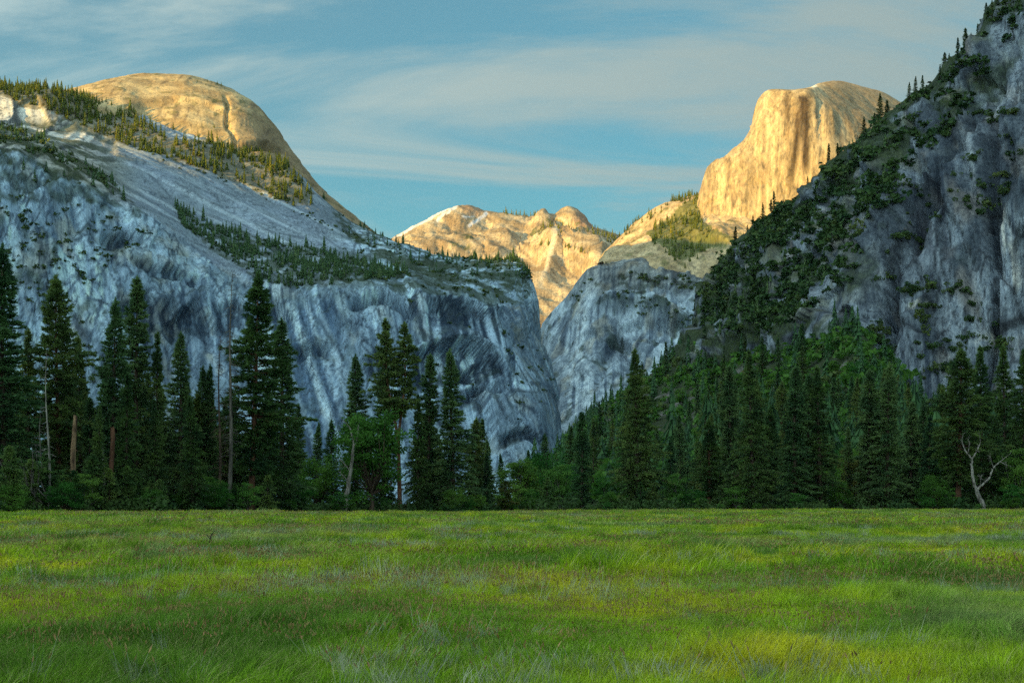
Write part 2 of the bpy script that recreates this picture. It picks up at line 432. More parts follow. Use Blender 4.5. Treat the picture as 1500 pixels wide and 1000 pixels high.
ARCH = [  # exfoliation arches: rock below each line is set back under an overhanging roof
 ([(518,432),(540,424),(565,421),(590,428),(606,440)], 5, 26, 30), ([(435,502),(455,495),(470,494),(482,500)], 4, 30, 18),
 ([(632,430),(660,428),(700,440),(722,458)], 4, 60, 16), ([(615,505),(640,493),(690,492),(722,508)], 5, 90, 26),
 ([(690,522),(715,512),(735,520),(748,540)], 4, 34, 18), ([(690,560),(712,548),(732,556),(745,575)], 4, 26, 18),
 ([(735,640),(752,628),(775,624),(792,640)], 4, 26, 20), ([(150,345),(185,340),(205,350)], 4, 30, 12), ([(195,378),(230,392),(262,392),(300,408)], 4, 26, 10),
 ([(320,445),(345,436),(375,450)], 4, 60, 12), ([(370,430),(400,428),(425,455)], 4, 60, 14), ([(540,520),(560,500),(590,520)], 4, 60, 12),
 ([(255,460),(282,442),(320,470)], 4, 60, 14), ([(170,450),(215,430),(262,452)], 4, 70, 14)]
archm = 0
for pts, w, reach, amp in ARCH:
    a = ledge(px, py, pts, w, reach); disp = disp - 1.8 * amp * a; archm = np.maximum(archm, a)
disp += 46 * ledge(px, py, [(-120,270),(0,335),(60,372),(100,420),(140,470),(200,560)], 10, 300, 30)   # the lower buttress on the far left
exf = fbm(lat / 150 + 3, Y / 400, Z / 110 + 1, 2) * 4.5
disp -= cliff * 5.5 * terraces(exf / 4.5, 4.5, .05)
disp *= sstep(0, 30, 760 - py) 
disp *= 1 - .55 * sstep(700, 770, px) * cliff
S = S0 + nn * disp[..., None]
n2 = normals(S)
# colour of the rock, with sun and shade tints put in
X, Y, Z = [S[..., i].astype(np.float32) for i in range(3)]
XC = mix(X, .9 * Y + .4 * X, colf > .5)
lat = np.where(colf > .5, XC, X + lean * Z).astype(np.float32); lat_s = X + .42 * Z
acr = np.where(apron > .5, Z - .55 * X, Z - .1 * X).astype(np.float32)
v2, e2, t2 = plates((lat + wob) / 24, (acr - wob) / 78, 2, 4.5, 10); v3, e3, t3 = plates((lat + .4 * wob) / 10, (acr + .4 * wob) / 34, 3, 1.7, 4); v1, e1, t1 = plates((lat + wob) / 62, (acr + wob) / 170, 1, 11, 24)
g = sstep(-0.5, 0.5, .5 * fbm(lat / 90, Y / 120, acr / 160, 2, 0.5) + .75 * (t1 - .5) + .55 * (t2 - .5) + .25 * (t3 - .5) + .14)
C = mixc(np.broadcast_to(MID, S.shape).astype(np.float32), PALE, g)
tan = sstep(0.10, 0.42, fbm(lat / 45 + 40, Y / 60, Z / 70, 3)) * (0.35 + 0.5 * cliff) * (1 - 0.4 * sstep(300, 420, px))
C = mixc(C, TAN, 0.8 * tan)
st = fbm(lat / 14.0, 1.3, acr / 420, 1)
reg = sstep(-0.15, 0.30, fbm(lat / 85, 4.0, Z / 110, 3) + 0.25 * sstep(0.1, 0.9, archm))
streak = sstep(0.03, 0.18, st) * reg * mix(0.55, 1, cliff)
C = mixc(C, DARK, 0.30 * streak)
st2 = sstep(0.22, 0.40, fbm(lat / 12.0 + 9, 2.2, acr / 400, 1)) * cliff
C = mixc(C, PALE * 1.25, 0.6 * st2)
wall2 = sstep(160, 200, px) * (1 - sstep(300, 340, px)) * cliff
C = mixc(C, DARK, 0.7 * wall2 * sstep(0.05, 0.25, fbm(X / 10, 8.8, Z / 260, 1)) * sstep(0.0, .3, fbm(X / 60, 2, Z / 90, 2)))
pan = inside(px, py, [(600,428),(660,428),(728,448),(742,505),(690,492),(612,500)]) | inside(px, py, [(695,515),(735,512),(760,560),(700,545)])
C = mixc(C, DARK * .8, 0.85 * pan * sstep(-0.12, 0.10, fbm(lat / 9, 3.7, Z / 120, 1)))
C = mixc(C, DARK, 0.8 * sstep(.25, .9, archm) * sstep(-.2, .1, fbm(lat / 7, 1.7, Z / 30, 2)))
slabz = cliff * sstep(360, 400, px) * (1 - sstep(480, 520, px)) * sstep(425, 450, py)
C = mixc(C, (0.10, 0.15, 0.22), 0.75 * slabz * sstep(0.02, 0.14, fbm(lat_s / 16 + 2, 0.7, acr / 500, 2)))
C = mixc(C, (0.62, 0.62, 0.58), 0.7 * slabz * sstep(0.05, 0.2, -fbm(lat_s / 16 + 2, 0.7, acr / 500, 2)))
crack = np.maximum((1 - sstep(.02, .05, e1)) * (t1 > .3), np.maximum((1 - sstep(.03, .09, e2)) * (t2 > .5), .8 * (1 - sstep(.05, .16, e3)) * (t3 > .62)))
crack = np.maximum(crack, .9 * (1 - sstep(.015, .05, np.abs(exf - np.floor(exf) - .5))) * cliff * sstep(-.1, .2, fbm(X / 90, 7.0, Z / 90, 2)))
for sl_, wv, off in ((.42, 70, 0.0), (.75, 120, 5.0), (.15, 95, 9.0)):
    ln_ = np.abs(noise((X + sl_ * Z) / wv + off, 3.0 + off, acr / 900))
    crack = np.maximum(crack, .85 * (1 - sstep(.006, .026, ln_)) * cliff * sstep(-.15, .15, fbm(X / 120, off, Z / 90, 2)))
C = mixc(C, DARK, 0.75 * crack)
C = mixc(C, np.array((0.11, 0.135, 0.165), np.float32), 0.72 * colf * cliff * sstep(-.5, .3, fbm(XC / 16, 2.2, Z / 90, 3)))
C = mixc(C, TAN * 0.7, colf * cliff * 0.6 * sstep(0.12, 0.4, fbm(XC / 12 + 7, 1.1, Z / 44, 3)))
# apron: purple grey slabs with pale water lines
C = mixc(C, np.array((0.23, 0.235, 0.265), np.float32), 0.6 * apron)
C = mixc(C, np.array((0.50, 0.51, 0.52), np.float32), apron * sstep(0.12, 0.35, fbm(lat / 22, 6.6, acr / 400, 1)) * 0.8)
vg = sstep(0.52, 0.70, n2[..., 2] + 0.35 * fbm(X / 30, Y / 30, Z / 30, 3)) * sstep(-0.15, 0.2, fbm(X / 70, Y / 70, Z / 70, 2) + 0.1) * (1 - 0.8 * apron)
VP = [[(-100,150),(0,180),(60,198),(130,240),(170,270),(195,305),(230,330),(180,320),(120,300),(60,300),(0,300),(-100,270)],
      [(255,300),(300,322),(380,352),(450,362),(540,385),(600,400),(640,420),(560,412),(520,412),(440,424),(380,410),(330,378),(270,340)],
      [(470,275),(530,325),(600,370),(700,378),(770,380),(778,410),(740,430),(640,408),(560,380),(500,335)],
      [(-100,60),(0,105),(60,132),(105,140),(200,170),(250,205),(330,205),(420,235),(460,285),(455,302),(430,300),(350,268),(280,243),(200,218),(130,190),(60,160),(0,140)]]
vp = np.zeros(px.shape, bool)
jx = px + 10 * fbm(X / 40, Y / 40, Z / 40, 2); jy = py + 8 * fbm(X / 30 + 5, Y / 40, Z / 30, 2)
for q in VP: vp |= inside(jx, jy, q)
vegm = np.clip(0.75 * vg * (1 - cliff * 0.6) + 0.62 * vp * sstep(-.35, .15, fbm(X / 22, Y / 30, Z / 20, 3)), 0, 0.9)
C = C * mix(np.array((1.0, .95, .86), np.float32), np.array((.73, .97, 1.20), np.float32), np.clip(cliff + .8 * apron + sstep(470, 560, px), 0, 1)[..., None])  # blue shade put into the wall colour, warmth into the sunlit slopes
beltm = inside(jx, jy, VP[3])
C = mixc(C, VEG * 1.2, vegm * (1 - .6 * beltm)); C = mixc(C, (0.20, 0.17, 0.07), .6 * beltm)  # dry-grass tan, lightened so the belt ground seems to glow
lo = sstep(0.1, 0.35, fbm(X / 25, Y / 30, Z / 25, 3)) * ledge(px, py, [(-120,280),(0,345),(60,382),(100,430),(160,520)], 10, 260, 30)
C = mixc(C, np.array((0.05, 0.085, 0.04), np.float32), 0.55 * lo)
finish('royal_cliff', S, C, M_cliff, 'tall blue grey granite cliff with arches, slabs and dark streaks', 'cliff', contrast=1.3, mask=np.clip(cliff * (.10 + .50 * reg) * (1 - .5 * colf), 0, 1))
bpy.data.objects['royal_cliff'].name = 'mountain_cliff'

# --- the rounded dome above it
sky_ = [(40,150,3380),(75,141,3400),(105,135,3420),(135,125,3460),(180,114,3500),(220,111.5,3540),(262,111,3550),(310,121,3540),(360,144,3510),(398,182,3470),(430,225,3440),(468,274,3410),(505,306,3380),(560,352,3340)]
base = [(40,175,3210),(75,172,3210),(105,178,3215),(135,190,3215),(180,205,3220),(220,220,3220),(262,228,3215),(310,240,3210),(350,250,3200),(384,262,3190),(410,285,3190),(440,310,3190),(480,330,3190),(540,362,3180)]
m1 = [(a[0]*.5+b[0]*.5, b[1]*.62+a[1]*.38, b[2]*.86+a[2]*.14) for a, b in zip(sky_, base)]
m2 = [(a[0]*.8+b[0]*.2, b[1]*.25+a[1]*.75, b[2]*.58+a[2]*.42) for a, b in zip(sky_, base)]
bk = [(a[0]-4, a[1]+12, a[2]+260) for a in sky_]; bk2 = [(a[0]-20, a[1]+130, a[2]+900) for a in sky_]
bot = [(b[0], b[1]+45, b[2]-40) for b in base]
S0 = lattice([bot, base, m1, m2, sky_, bk, bk2], 300, 190)
px, py = to_px(S0); nn = normals(S0); X, Y, Z = [S0[..., i].astype(np.float32) for i in range(3)]
onion = terraces(fbm(X / 160, Y / 160, Z / 60, 3), 4, 0.12)
disp = 8 * fbm(X / 200, Y / 200, Z / 150, 2) - 7 * onion + 1.3 * fbm(X / 26, Y / 26, Z / 20, 4, 0.6)
disp -= 26 * ledge(px, py, [(352,208),(372,204),(395,203),(410,212)], 4, 16)
disp -= 10 * ledge(px, py, [(200,150),(255,140),(300,146),(335,160)], 5, 40)
crk = np.abs(px - np.interp(py, [130,150,180,200,225], [322,334,332,344,340]) + 3 * noise(0, 0, py / 5))
disp -= 12 * (1 - sstep(1.2, 4.5, crk)) * sstep(138, 150, py)
S = S0 + nn * disp[..., None]
g = sstep(-0.4, 0.5, fbm(X / 60, Y / 60, Z / 30, 4, 0.6))
C = mixc(np.broadcast_to(np.array((0.36, 0.29, 0.18), np.float32), S.shape).astype(np.float32), (0.62, 0.53, 0.34), g)
C = mixc(C, (0.16, 0.13, 0.10), 0.65 * sstep(0.12, 0.4, fbm(X / 10, 3.3, Z / 70, 3)) * sstep(0.0, .3, fbm(X / 90, Y / 90, Z / 60, 2) + .1))
C = mixc(C, (0.24, 0.19, 0.14), 0.6 * sstep(325, 360, px) * sstep(150, 190, py))
C = mixc(C, VEG * 1.6, 0.6 * sstep(0.2, 0.4, fbm(X / 24, Y / 24, Z / 12, 3)) * sstep(0.5, .8, nn[..., 2]))
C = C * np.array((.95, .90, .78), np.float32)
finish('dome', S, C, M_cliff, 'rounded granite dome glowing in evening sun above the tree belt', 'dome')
bpy.data.objects['dome'].name = 'mountain_dome'

# --- the far sunlit ridge in the middle
sk = [(480,420,9300),(540,378,9300),(575,350,9300),(610,331,9300),(645,313,9350),(668,304,9400),(684,302.5,9400),(698,307,9400),(712,311,9400),(740,313,9300),(770,317,9300),(786,317,9200),(791,309,9150),(797,307,9150),(803,313,9150),(812,315,9100),(822,307,9050),(832,303,9000),(846,308,9000),(857,319,9000),(862,330,8950),(885,338,8900),(905,345,8900),(940,350,8900),(1000,360,8900),(1080,370,8900)]
K = len(sk)
pxs = np.linspace(520, 1080, K)
a_ = [(0.75*s[0]+0.25*p, s[1]*.7 + .3*420, s[2]-450) for s, p in zip(sk, pxs)]
b_ = [(0.4*s[0]+0.6*p, s[1]*.35 + .65*430, s[2]-1100) for s, p in zip(sk, pxs)]
c_ = [(p, 480, 7000) for p in pxs]; d_ = [(p, 560, 6500) for p in pxs]; e_ = [(p, 745, 6200) for p in pxs]
bk = [(s[0], s[1]+5, s[2]+250) for s in sk]; bk2 = [(s[0], s[1]+90, s[2]+2200) for s in sk]
S0 = lattice([e_, d_, c_, b_, a_, sk, bk, bk2], 360, 210)
px, py = to_px(S0); nn = normals(S0); X, Y, Z = [S0[..., i].astype(np.float32) for i in range(3)]
lat = X + 1.1 * Z
gul = ridged(lat / 190, Y / 700, Z / 600, 3)
disp = (60 * fbm(X / 600, Y / 600, Z / 400, 3) + 34 * gul - 30 * terraces(fbm(lat / 200, 1.1, Z / 160, 3), 4, .12) + 14 * fbm(X / 60, Y / 60, Z / 60, 4, 0.6)) * sstep(0, 30, py - np.interp(px, [s[0] for s in sk], [s[1] for s in sk]) + 8)
disp += 90 * ledge(px, py, [(795,362),(815,352),(830,350),(860,362),(885,372)], 8, 70)
disp += 9 * fbm(X / 45, Y / 60, Z / 45, 3)
disp += 60 * ledge(px, py, [(868,398),(885,384),(905,376),(925,382)], 6, 50)
S = S0 + nn * disp[..., None]
g = sstep(-0.4, 0.5, fbm(lat / 110, Y / 300, Z / 150, 4, 0.6))
C = mixc(np.broadcast_to(np.array((0.33, 0.27, 0.19), np.float32), S.shape).astype(np.float32), (0.62, 0.55, 0.42), g)
C = mixc(C, (0.20, 0.16, 0.12), 0.6 * sstep(0.08, 0.35, fbm((X + .8 * Z) / 36, 4.1, Z / 300, 3)))
C = mixc(C, (0.40, 0.24, 0.17), 0.8 * sstep(836, 852, px) * (1 - sstep(866, 880, px)) * (1 - sstep(330, 345, py)))
C = mixc(C, (0.40, 0.26, 0.19), 0.6 * sstep(670, 690, px) * (1 - sstep(700, 712, px)) * (1 - sstep(312, 322, py)))
vg = sstep(0.05, 0.3, fbm(X / 70, Y / 100, Z / 60, 3)) * (inside(px, py, [(775,352),(800,330),(830,325),(870,335),(905,343),(960,352),(960,372),(900,368),(870,352),(830,350)]) | inside(px, py, [(650,360),(670,335),(690,345),(700,372),(670,380)]))
C = mixc(C, VEG * 1.8, 0.8 * vg)
sn = np.zeros(px.shape)
for q, (x0, y0, x1, y1, w) in enumerate([(580,350,634,318,3.0),(634,318,664,305,2.4),(655,314,668,305,2.6),(688,330,712,314,3.0),(679,322,695,317,1.6),(640,322,656,312,2.0)]):
    t = np.clip(((px-x0)*(x1-x0)+(py-y0)*(y1-y0))/((x1-x0)**2+(y1-y0)**2), 0, 1)
    d = np.hypot(px-x0-t*(x1-x0), py-y0-t*(y1-y0)) + 1.6 * fbm(X / 50, Y / 50, Z / 30, 3)
    sn = np.maximum(sn, 1 - sstep(w * .6, w, d))
C = mixc(C, (0.82, 0.82, 0.84), sn)
wf = np.abs(px - np.interp(py, [365,380,400,425], [811,808,802,793]) + 2 * noise(0, 1, py / 4)); C = mixc(C, (0.72, 0.66, 0.55), (1 - sstep(1.5, 4, wf)) * sstep(362, 370, py) * (1 - sstep(418, 432, py)))
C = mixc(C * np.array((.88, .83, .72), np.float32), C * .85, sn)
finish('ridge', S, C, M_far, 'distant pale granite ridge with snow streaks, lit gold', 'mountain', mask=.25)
bpy.data.objects['ridge'].name = 'mountain_ridge'

# --- the sheer half dome on the right and its forested shoulder
hb  = [(1040,470,6200),(1012,470,5150),(1025,470,5080),(1050,470,5050),(1090,470,5020),(1130,470,5000),(1165,470,4990),(1200,470,4980),(1240,470,4980),(1290,470,5000),(1350,470,5050),(1450,470,5200)]
h0  = [(1040,352,6200),(1013,352,5180),(1026,352,5110),(1052,352,5070),(1092,352,5040),(1130,352,5020),(1166,352,5000),(1202,352,4990),(1242,352,4990),(1290,352,5010),(1350,352,5060),(1450,352,5200)]
h1  = [(1050,300,6200),(1022,296,5200),(1033,296,5120),(1058,296,5080),(1095,296,5050),(1132,296,5030),(1168,296,5010),(1204,296,5000),(1245,296,5000),(1292,296,5030),(1352,300,5090),(1450,310,5250)]
h2  = [(1065,245,6200),(1043,240,5230),(1051,231,5130),(1068,233,5090),(1098,236,5060),(1134,238,5035),(1170,238,5015),(1207,236,5005),(1250,236,5030),(1296,244,5080),(1355,255,5160),(1450,275,5350)]
h3  = [(1090,225,6200),(1063,227,5280),(1076,226,5190),(1086,214,5110),(1102,205,5075),(1137,200,5045),(1173,196,5025),(1210,192,5030),(1252,195,5090),(1298,208,5170),(1358,225,5270),(1450,255,5450)]
h4  = [(1110,180,6200),(1099,190,5300),(1103,180,5160),(1108,168,5110),(1117,160,5085),(1146,158,5060),(1180,155,5045),(1214,156,5080),(1254,166,5180),(1300,182,5280),(1358,203,5380),(1450,240,5550)]
h5  = [(1130,150,6200),(1112,148,5300),(1116,140,5200),(1121,136,5130),(1130,134,5100),(1153,134,5080),(1180,133,5080),(1206,135,5160),(1246,141,5300),(1296,158,5400),(1356,185,5480),(1450,230,5620)]
h6  = [(1140,145,6200),(1117,141,5340),(1121,135,5290),(1128,132,5250),(1142,131.5,5240),(1160,132,5230),(1184,129,5240),(1202,123,5330),(1238,121,5480),(1284,134,5560),(1350,170,5620),(1450,225,5720)]
h7  = [(1150,190,6600),(1130,160,6000),(1135,150,5950),(1142,145,5900),(1152,142,5900),(1168,140,5900),(1190,136,5900),(1208,132,6000),(1240,132,6100),(1284,146,6200),(1350,185,6200),(1450,235,6200)]
S0 = lattice([hb, h0, h1, h2, h3, h4, h5, h6, h7], 300, 250)
px, py = to_px(S0); nn = normals(S0); X, Y, Z = [S0[..., i].astype(np.float32) for i in range(3)]
face = sstep(0, 12, py - np.interp(px, [1010,1120,1185,1210,1235,1255,1275,1300], [130,137,134,146,168,200,250,330]))
w_ = 6 * fbm(X / 50, 1.0, Z / 70, 2)
v1, e1, t1 = plates((X + w_) / 62, (Z + w_) / 240, 5, 3, 5); v2, e2, t2 = plates((X + w_) / 24, (Z - w_) / 110, 6, 1.6, 3)
disp = 8 * fbm(X / 220, Y / 220, Z / 300, 2) + face * (v1 + v2 + 2 * ridged(X / 26, 2.0, Z / 900, 2)) + 1.6 * fbm(X / 36, Y / 36, Z / 50, 2, 0.6)
disp -= (1 - face) * 7 * terraces(fbm((X - .8 * Z) / 120, Y / 120, (Z + .8 * X) / 60, 2), 4, .12)
disp *= 1 - 0.6 * sstep(150, 120, py)
S = S0 + nn * disp[..., None]
g = sstep(-0.5, 0.5, fbm(X / 30, 1.0, Z / 260, 4, 0.65) + .5 * (t1 - .5) + .4 * (t2 - .5))
C = mixc(np.broadcast_to(np.array((0.31, 0.26, 0.18), np.float32), S.shape).astype(np.float32), (0.52, 0.46, 0.34), g)
C = mixc(C, (0.26, 0.21, 0.16), face * 0.55 * sstep(0.05, 0.35, fbm(X / 16, 4.1, Z / 600, 1)))
C = mixc(C, (0.24, 0.20, 0.17), 0.6 * sstep(0.0, 0.3, fbm(X / 30, 9.1, Z / 40, 4, .7)) * sstep(190, 230, py) * (1 - sstep(1085, 1125, px)) * sstep(1030, 1045, px))
stn = np.exp(-((px - np.interp(py, [135,180,250,330], [1170,1164,1158,1160])) / np.interp(py, [135,150,190,260,330], [14,18,12,7,4]))**2) * sstep(136, 146, py) * (1 - sstep(225, 290, py) * .7)
stn2 = np.exp(-((px - 1180) / 5.0)**2) * sstep(136, 150, py) * (1 - sstep(230, 270, py))
stm = np.clip(1.5 * np.maximum(stn, stn2) * sstep(-0.45, 0.0, fbm(X / 18, 0.3, Z / 500, 1)), 0, 1)
C = mixc(C, (0.055, 0.04, 0.03), 0.92 * stm)
C = mixc(C, (0.33, 0.25, 0.17), (1 - face) * 0.75 * sstep(1190, 1225, px))
C = mixc(C, (0.20, 0.16, 0.10), (1 - face) * 0.5 * sstep(0.1, .35, fbm((X + Z) / 26, Y / 60, (Z - X) / 120, 3)))
C = mixc(C, (0.70, 0.70, 0.70), (1 - sstep(1, 3, np.hypot((px - 1193) / 1.8, py - 127 + .25 * (px - 1193)) + fbm(X / 20, Y / 20, Z / 20, 2))))
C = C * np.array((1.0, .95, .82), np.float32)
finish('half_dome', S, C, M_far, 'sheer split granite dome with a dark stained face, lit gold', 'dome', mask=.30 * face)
bpy.data.objects['half_dome'].name = 'mountain_half_dome'

sh_t = [(872,404,5400),(882,380,5420),(896,363,5430),(915,343,5400),(935,325,5380),(958,308,5370),(985,297,5360),(1010,290,5350),(1030,284,5350),(1060,280,5350),(1120,300,5350),(1200,320,5350)]
Ks = len(sh_t); bx = np.linspace(890, 1220, Ks)
sh1 = [(.7*s[0]+.3*b, s[1]*.6+.4*372, s[2]-280) for s, b in zip(sh_t, bx)]
sh2 = [(.3*s[0]+.7*b, s[1]*.15+.85*384, s[2]-560) for s, b in zip(sh_t, bx)]
sh3 = [(b, 425, 4650) for b in bx]; sh4 = [(b, 620, 4600) for b in bx]
bk = [(s[0], s[1]+4, s[2]+150) for s in sh_t]; bk2 = [(s[0]+20, s[1]+90, s[2]+900) for s in sh_t]
S0 = lattice([sh4, sh3, sh2, sh1, sh_t, bk, bk2], 240, 150)
px, py = to_px(S0); nn = normals(S0); X, Y, Z = [S0[..., i].astype(np.float32) for i in range(3)]
disp = 40 * fbm(X / 260, Y / 300, Z / 200, 3) + 16 * ridged((X - .6 * Z) / 90, Y / 200, Z / 200, 3) + 7 * fbm(X / 30, Y / 30, Z / 30, 4, .6)
disp -= 26 * ledge(px, py, [(985,372),(1010,352),(1040,352),(1075,372)], 6, 30)
disp *= mix(0.3, 1.0, sstep(0, 20, py - np.interp(px, [s[0] for s in sh_t], [s[1] for s in sh_t])))
S = S0 + nn * disp[..., None]
g = sstep(-0.4, 0.5, fbm(X / 60, Y / 60, Z / 60, 4, 0.6))
C = mixc(np.broadcast_to(np.array((0.36, 0.29, 0.19), np.float32), S.shape).astype(np.float32), (0.60, 0.51, 0.37), g)
fp = inside(px + 5 * fbm(X / 40, Y / 40, Z / 40, 2), py, [(948,352),(962,330),(985,318),(1010,300),(1030,284),(1028,322),(1045,348),(1078,368),(1070,372),(1040,362),(1022,385),(1000,395),(975,370)])
C = mixc(C, VEG * 1.8 + np.array((.02, .02, 0), np.float32), 0.8 * fp)
C = mixc(C, VEG * 1.8, 0.6 * sstep(0.15, 0.35, fbm(X / 50, Y / 60, Z / 30, 3)))
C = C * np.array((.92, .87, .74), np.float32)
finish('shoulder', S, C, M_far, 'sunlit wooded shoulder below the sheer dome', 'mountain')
bpy.data.objects['shoulder'].name = 'mountain_shoulder'

# --- the shaded lower cliff beneath it
t_ = [(815,560,5200),(785,512,4750),(790,484,4700),(804,461,4650),(827,438,4600),(845,413,4560),(862,395,4530),(885,388,4500),(920,387,4460),(965,396,4430),(1005,402,4400),(1040,412,4380),(1090,420,4350),(1180,425,4300)]
Kt = len(t_); bx = [830,815,818,828,840,855,875,895,925,965,1005,1050,1110,1200]
l0 = [(b, 745, 3700 + (500 if i == 0 else 0)) for i, b in enumerate(bx)]
l1 = [(b*.8+t[0]*.2, t[1]*.25+.75*660, t[2]*.3+.7*3850) for b, t in zip(bx, t_)]
l2 = [(b*.4+t[0]*.6, t[1]*.6+.4*600, t[2]*.65+.35*4000) for b, t in zip(bx, t_)]
l3 = [(t[0]+ (3 if i<7 else 0), t[1]+14, t[2]-40) for i, t in enumerate(t_)]
bk = [(t[0]+6, t[1]+2, t[2]+160) for t in t_]; bk2 = [(t[0]+30, t[1]+60, t[2]+700) for t in t_]
S0 = lattice([l0, l1, l2, l3, t_, bk, bk2], 300, 260)
px, py = to_px(S0); nn = normals(S0); X, Y, Z = [S0[..., i].astype(np.float32) for i in range(3)]
lat = X - 0.35 * Z
disp = 20 * fbm(X / 300, Y / 300, Z / 220, 2) + plates(lat / 110, (Z + .4 * X) / 170, 8, 9, 18)[0] + plates(lat / 44, (Z + .4 * X) / 80, 9, 4.5, 10)[0] + plates(lat / 18, Z / 36, 10, 2, 4)[0] + 3 * fbm(X / 26, Y / 26, Z / 30, 4, 0.6)
for pts, w, reach, amp in [([(880,440),(905,436),(950,440),(1000,460)], 6, 30, -40), ([(905,478),(940,470),(985,476),(1010,470)], 5, 40, 26), ([(870,520),(900,480),(930,500)], 5, 60, 30)]:
    disp = disp - amp * ledge(px, py, pts, w, reach)
disp *= mix(.15, 1, sstep(0, 45, px - np.interp(py, [390,395,412,436,460,482,515,600,745], [860,860,846,828,805,791,785,805,812])))
S = S0 + nn * disp[..., None]
g = sstep(-0.5, 0.5, fbm(lat / 60, Y / 80, Z / 80, 4, 0.65) + .5 * (voro(lat / 44, (Z + .4 * X) / 80, 9)[4] - .5) + .4 * (voro(lat / 18, Z / 36, 10)[4] - .5))
C = mixc(np.broadcast_to(MID * 0.9, S.shape).astype(np.float32), PALE * .95, g)
C = mixc(C, TAN, 0.6 * sstep(0.12, 0.4, fbm(lat / 50 + 20, Y / 90, Z / 80, 3)))
C = mixc(C, DARK * 1.5, 0.7 * sstep(0.04, 0.3, fbm((X - .6 * Z) / 30, 5.0, (Z + .5 * X) / 160, 2)) * sstep(-0.1, .25, fbm(X / 120, 1.0, Z / 120, 2)))
pal = np.exp(-((px - np.interp(py, [410,480,540,620], [872,850,845,862])) / np.interp(py, [410,500,560,620], [7,12,26,30]))**2) + np.exp(-(((px - 930) / 26)**2 + ((py - 588) / 20)**2)) + 0.8 * np.exp(-(((px - 880) / 36)**2 + ((py - 580) / 22)**2))
C = mixc(C, (0.58, 0.60, 0.60), np.clip(pal * 1.3 * sstep(-.3, .15, fbm(lat / 24, Y / 40, Z / 26, 3, .6)), 0, .95))
pk = np.abs(px - np.interp(py, [470,520,560,580], [1000,970,945,930])); C = mixc(C, (0.6, 0.62, 0.62), 0.8 * (1 - sstep(2, 6, pk + 3 * noise(X / 20, 0, Z / 20))) * sstep(475, 490, py))
bands = (ledge(px, py, [(880,432),(905,428),(955,438),(1020,462)], 3, 34) + ledge(px, py, [(900,398),(960,402),(1050,418)], 3, 26))
C = mixc(C, VEG, np.clip(0.85 * bands * sstep(-.2, .2, fbm(X / 34, Y / 50, Z / 24, 3)), 0, .85))
C = mixc(C, VEG, 0.6 * sstep(0.2, 0.4, fbm(X / 40 + 9, Y / 50, Z / 26, 3)))
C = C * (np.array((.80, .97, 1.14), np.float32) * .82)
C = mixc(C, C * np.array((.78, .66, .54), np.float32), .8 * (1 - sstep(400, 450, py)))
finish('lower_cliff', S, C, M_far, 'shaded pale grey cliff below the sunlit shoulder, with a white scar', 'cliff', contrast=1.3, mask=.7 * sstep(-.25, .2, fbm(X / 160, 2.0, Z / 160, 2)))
bpy.data.objects['lower_cliff'].name = 'mountain_lower_cliff'

# --- the near cliff and ridge on the right
rt = [(1010,560,2300),(1019,500,2080),(1026,455,2050),(1033,424,2020),(1050,402,1960),(1086,358,1860),(1130,320,1760),(1160,305,1710),(1188,284,1660),(1215,250,1620),(1248,222,1580),(1290,190,1540),(1318,166,1520),(1345,150,1505),(1388,110,1490),(1415,85,1480),(1442,55,1470),(1472,0,1460),(1510,-60,1450),(1600,-170,1440),(1900,-430,1400)]
Kr = len(rt)
bs = [(1020,640,2250),(1022,560,2020),(1028,545,1920),(1034,540,1830),(1050,545,1740),(1088,556,1620),(1132,562,1530),(1162,555,1480),(1190,545,1430),(1218,535,1380),(1250,540,1330),(1292,570,1290),(1320,600,1280),(1346,620,1270),(1388,640,1265),(1415,645,1260),(1444,650,1255),(1476,655,1250),(1515,665,1245),(1610,690,1240),(1900,720,1230)]
lo_ = [(b[0], min(b[1]+110, 760), b[2]-60) for b in bs]
f1 = [.22,.22,.22,.22,.22,.22,.22,.22,.22,.2,.2,.18,.17,.16,.15,.15,.15,.15,.15,.15,.15]
q1 = [(b[0]*.7+t[0]*.3, b[1]*.66+t[1]*.34, b[2]*(1-f)+t[2]*f) for b, t, f in zip(bs, rt, f1)]
q2 = [(b[0]*.35+t[0]*.65, b[1]*.34+t[1]*.66, b[2]*.58+t[2]*.42) for b, t in zip(bs, rt)]
q3 = [(b[0]*.1+t[0]*.9, b[1]*.12+t[1]*.88, b[2]*.25+t[2]*.75) for b, t in zip(bs, rt)]
bk = [(t[0]+8, t[1]+2, t[2]+50) for t in rt]; bk2 = [(t[0]+40, t[1]+110, t[2]+500) for t in rt]
S0 = lattice([lo_, bs, q1, q2, q3, rt, bk, bk2], 440, 390)
px, py = to_px(S0); nn = normals(S0); X, Y, Z = [S0[..., i].astype(np.float32) for i in range(3)]
skyy = np.interp(px, [t[0] for t in rt], [t[1] for t in rt])
wall = sstep(30, 150, py - skyy) * sstep(1180, 1330, px)                 # steep bare wall on the right
topf = 1 - sstep(0, 26, py - skyy)
lat = .95 * X - .2 * Y + 0.06 * Z
w_ = 4 * fbm(X / 30, Y / 50, Z / 40, 2)
v1, e1, t1 = plates((lat + w_) / 34, (Z + w_) / 120, 11, 10, 22); v2, e2, t2 = plates((lat + w_) / 13, (Z - w_) / 52, 12, 4, 9); v3, e3, t3 = plates((lat + .5 * w_) / 5.5, (Z + w_) / 20, 13, 1.4, 3)
disp = 15 * fbm(X / 130, Y / 160, Z / 200, 2) + wall * (5 * ridged(lat / 24, Y / 120, Z / 300, 2) + v1 + v2 + v3)
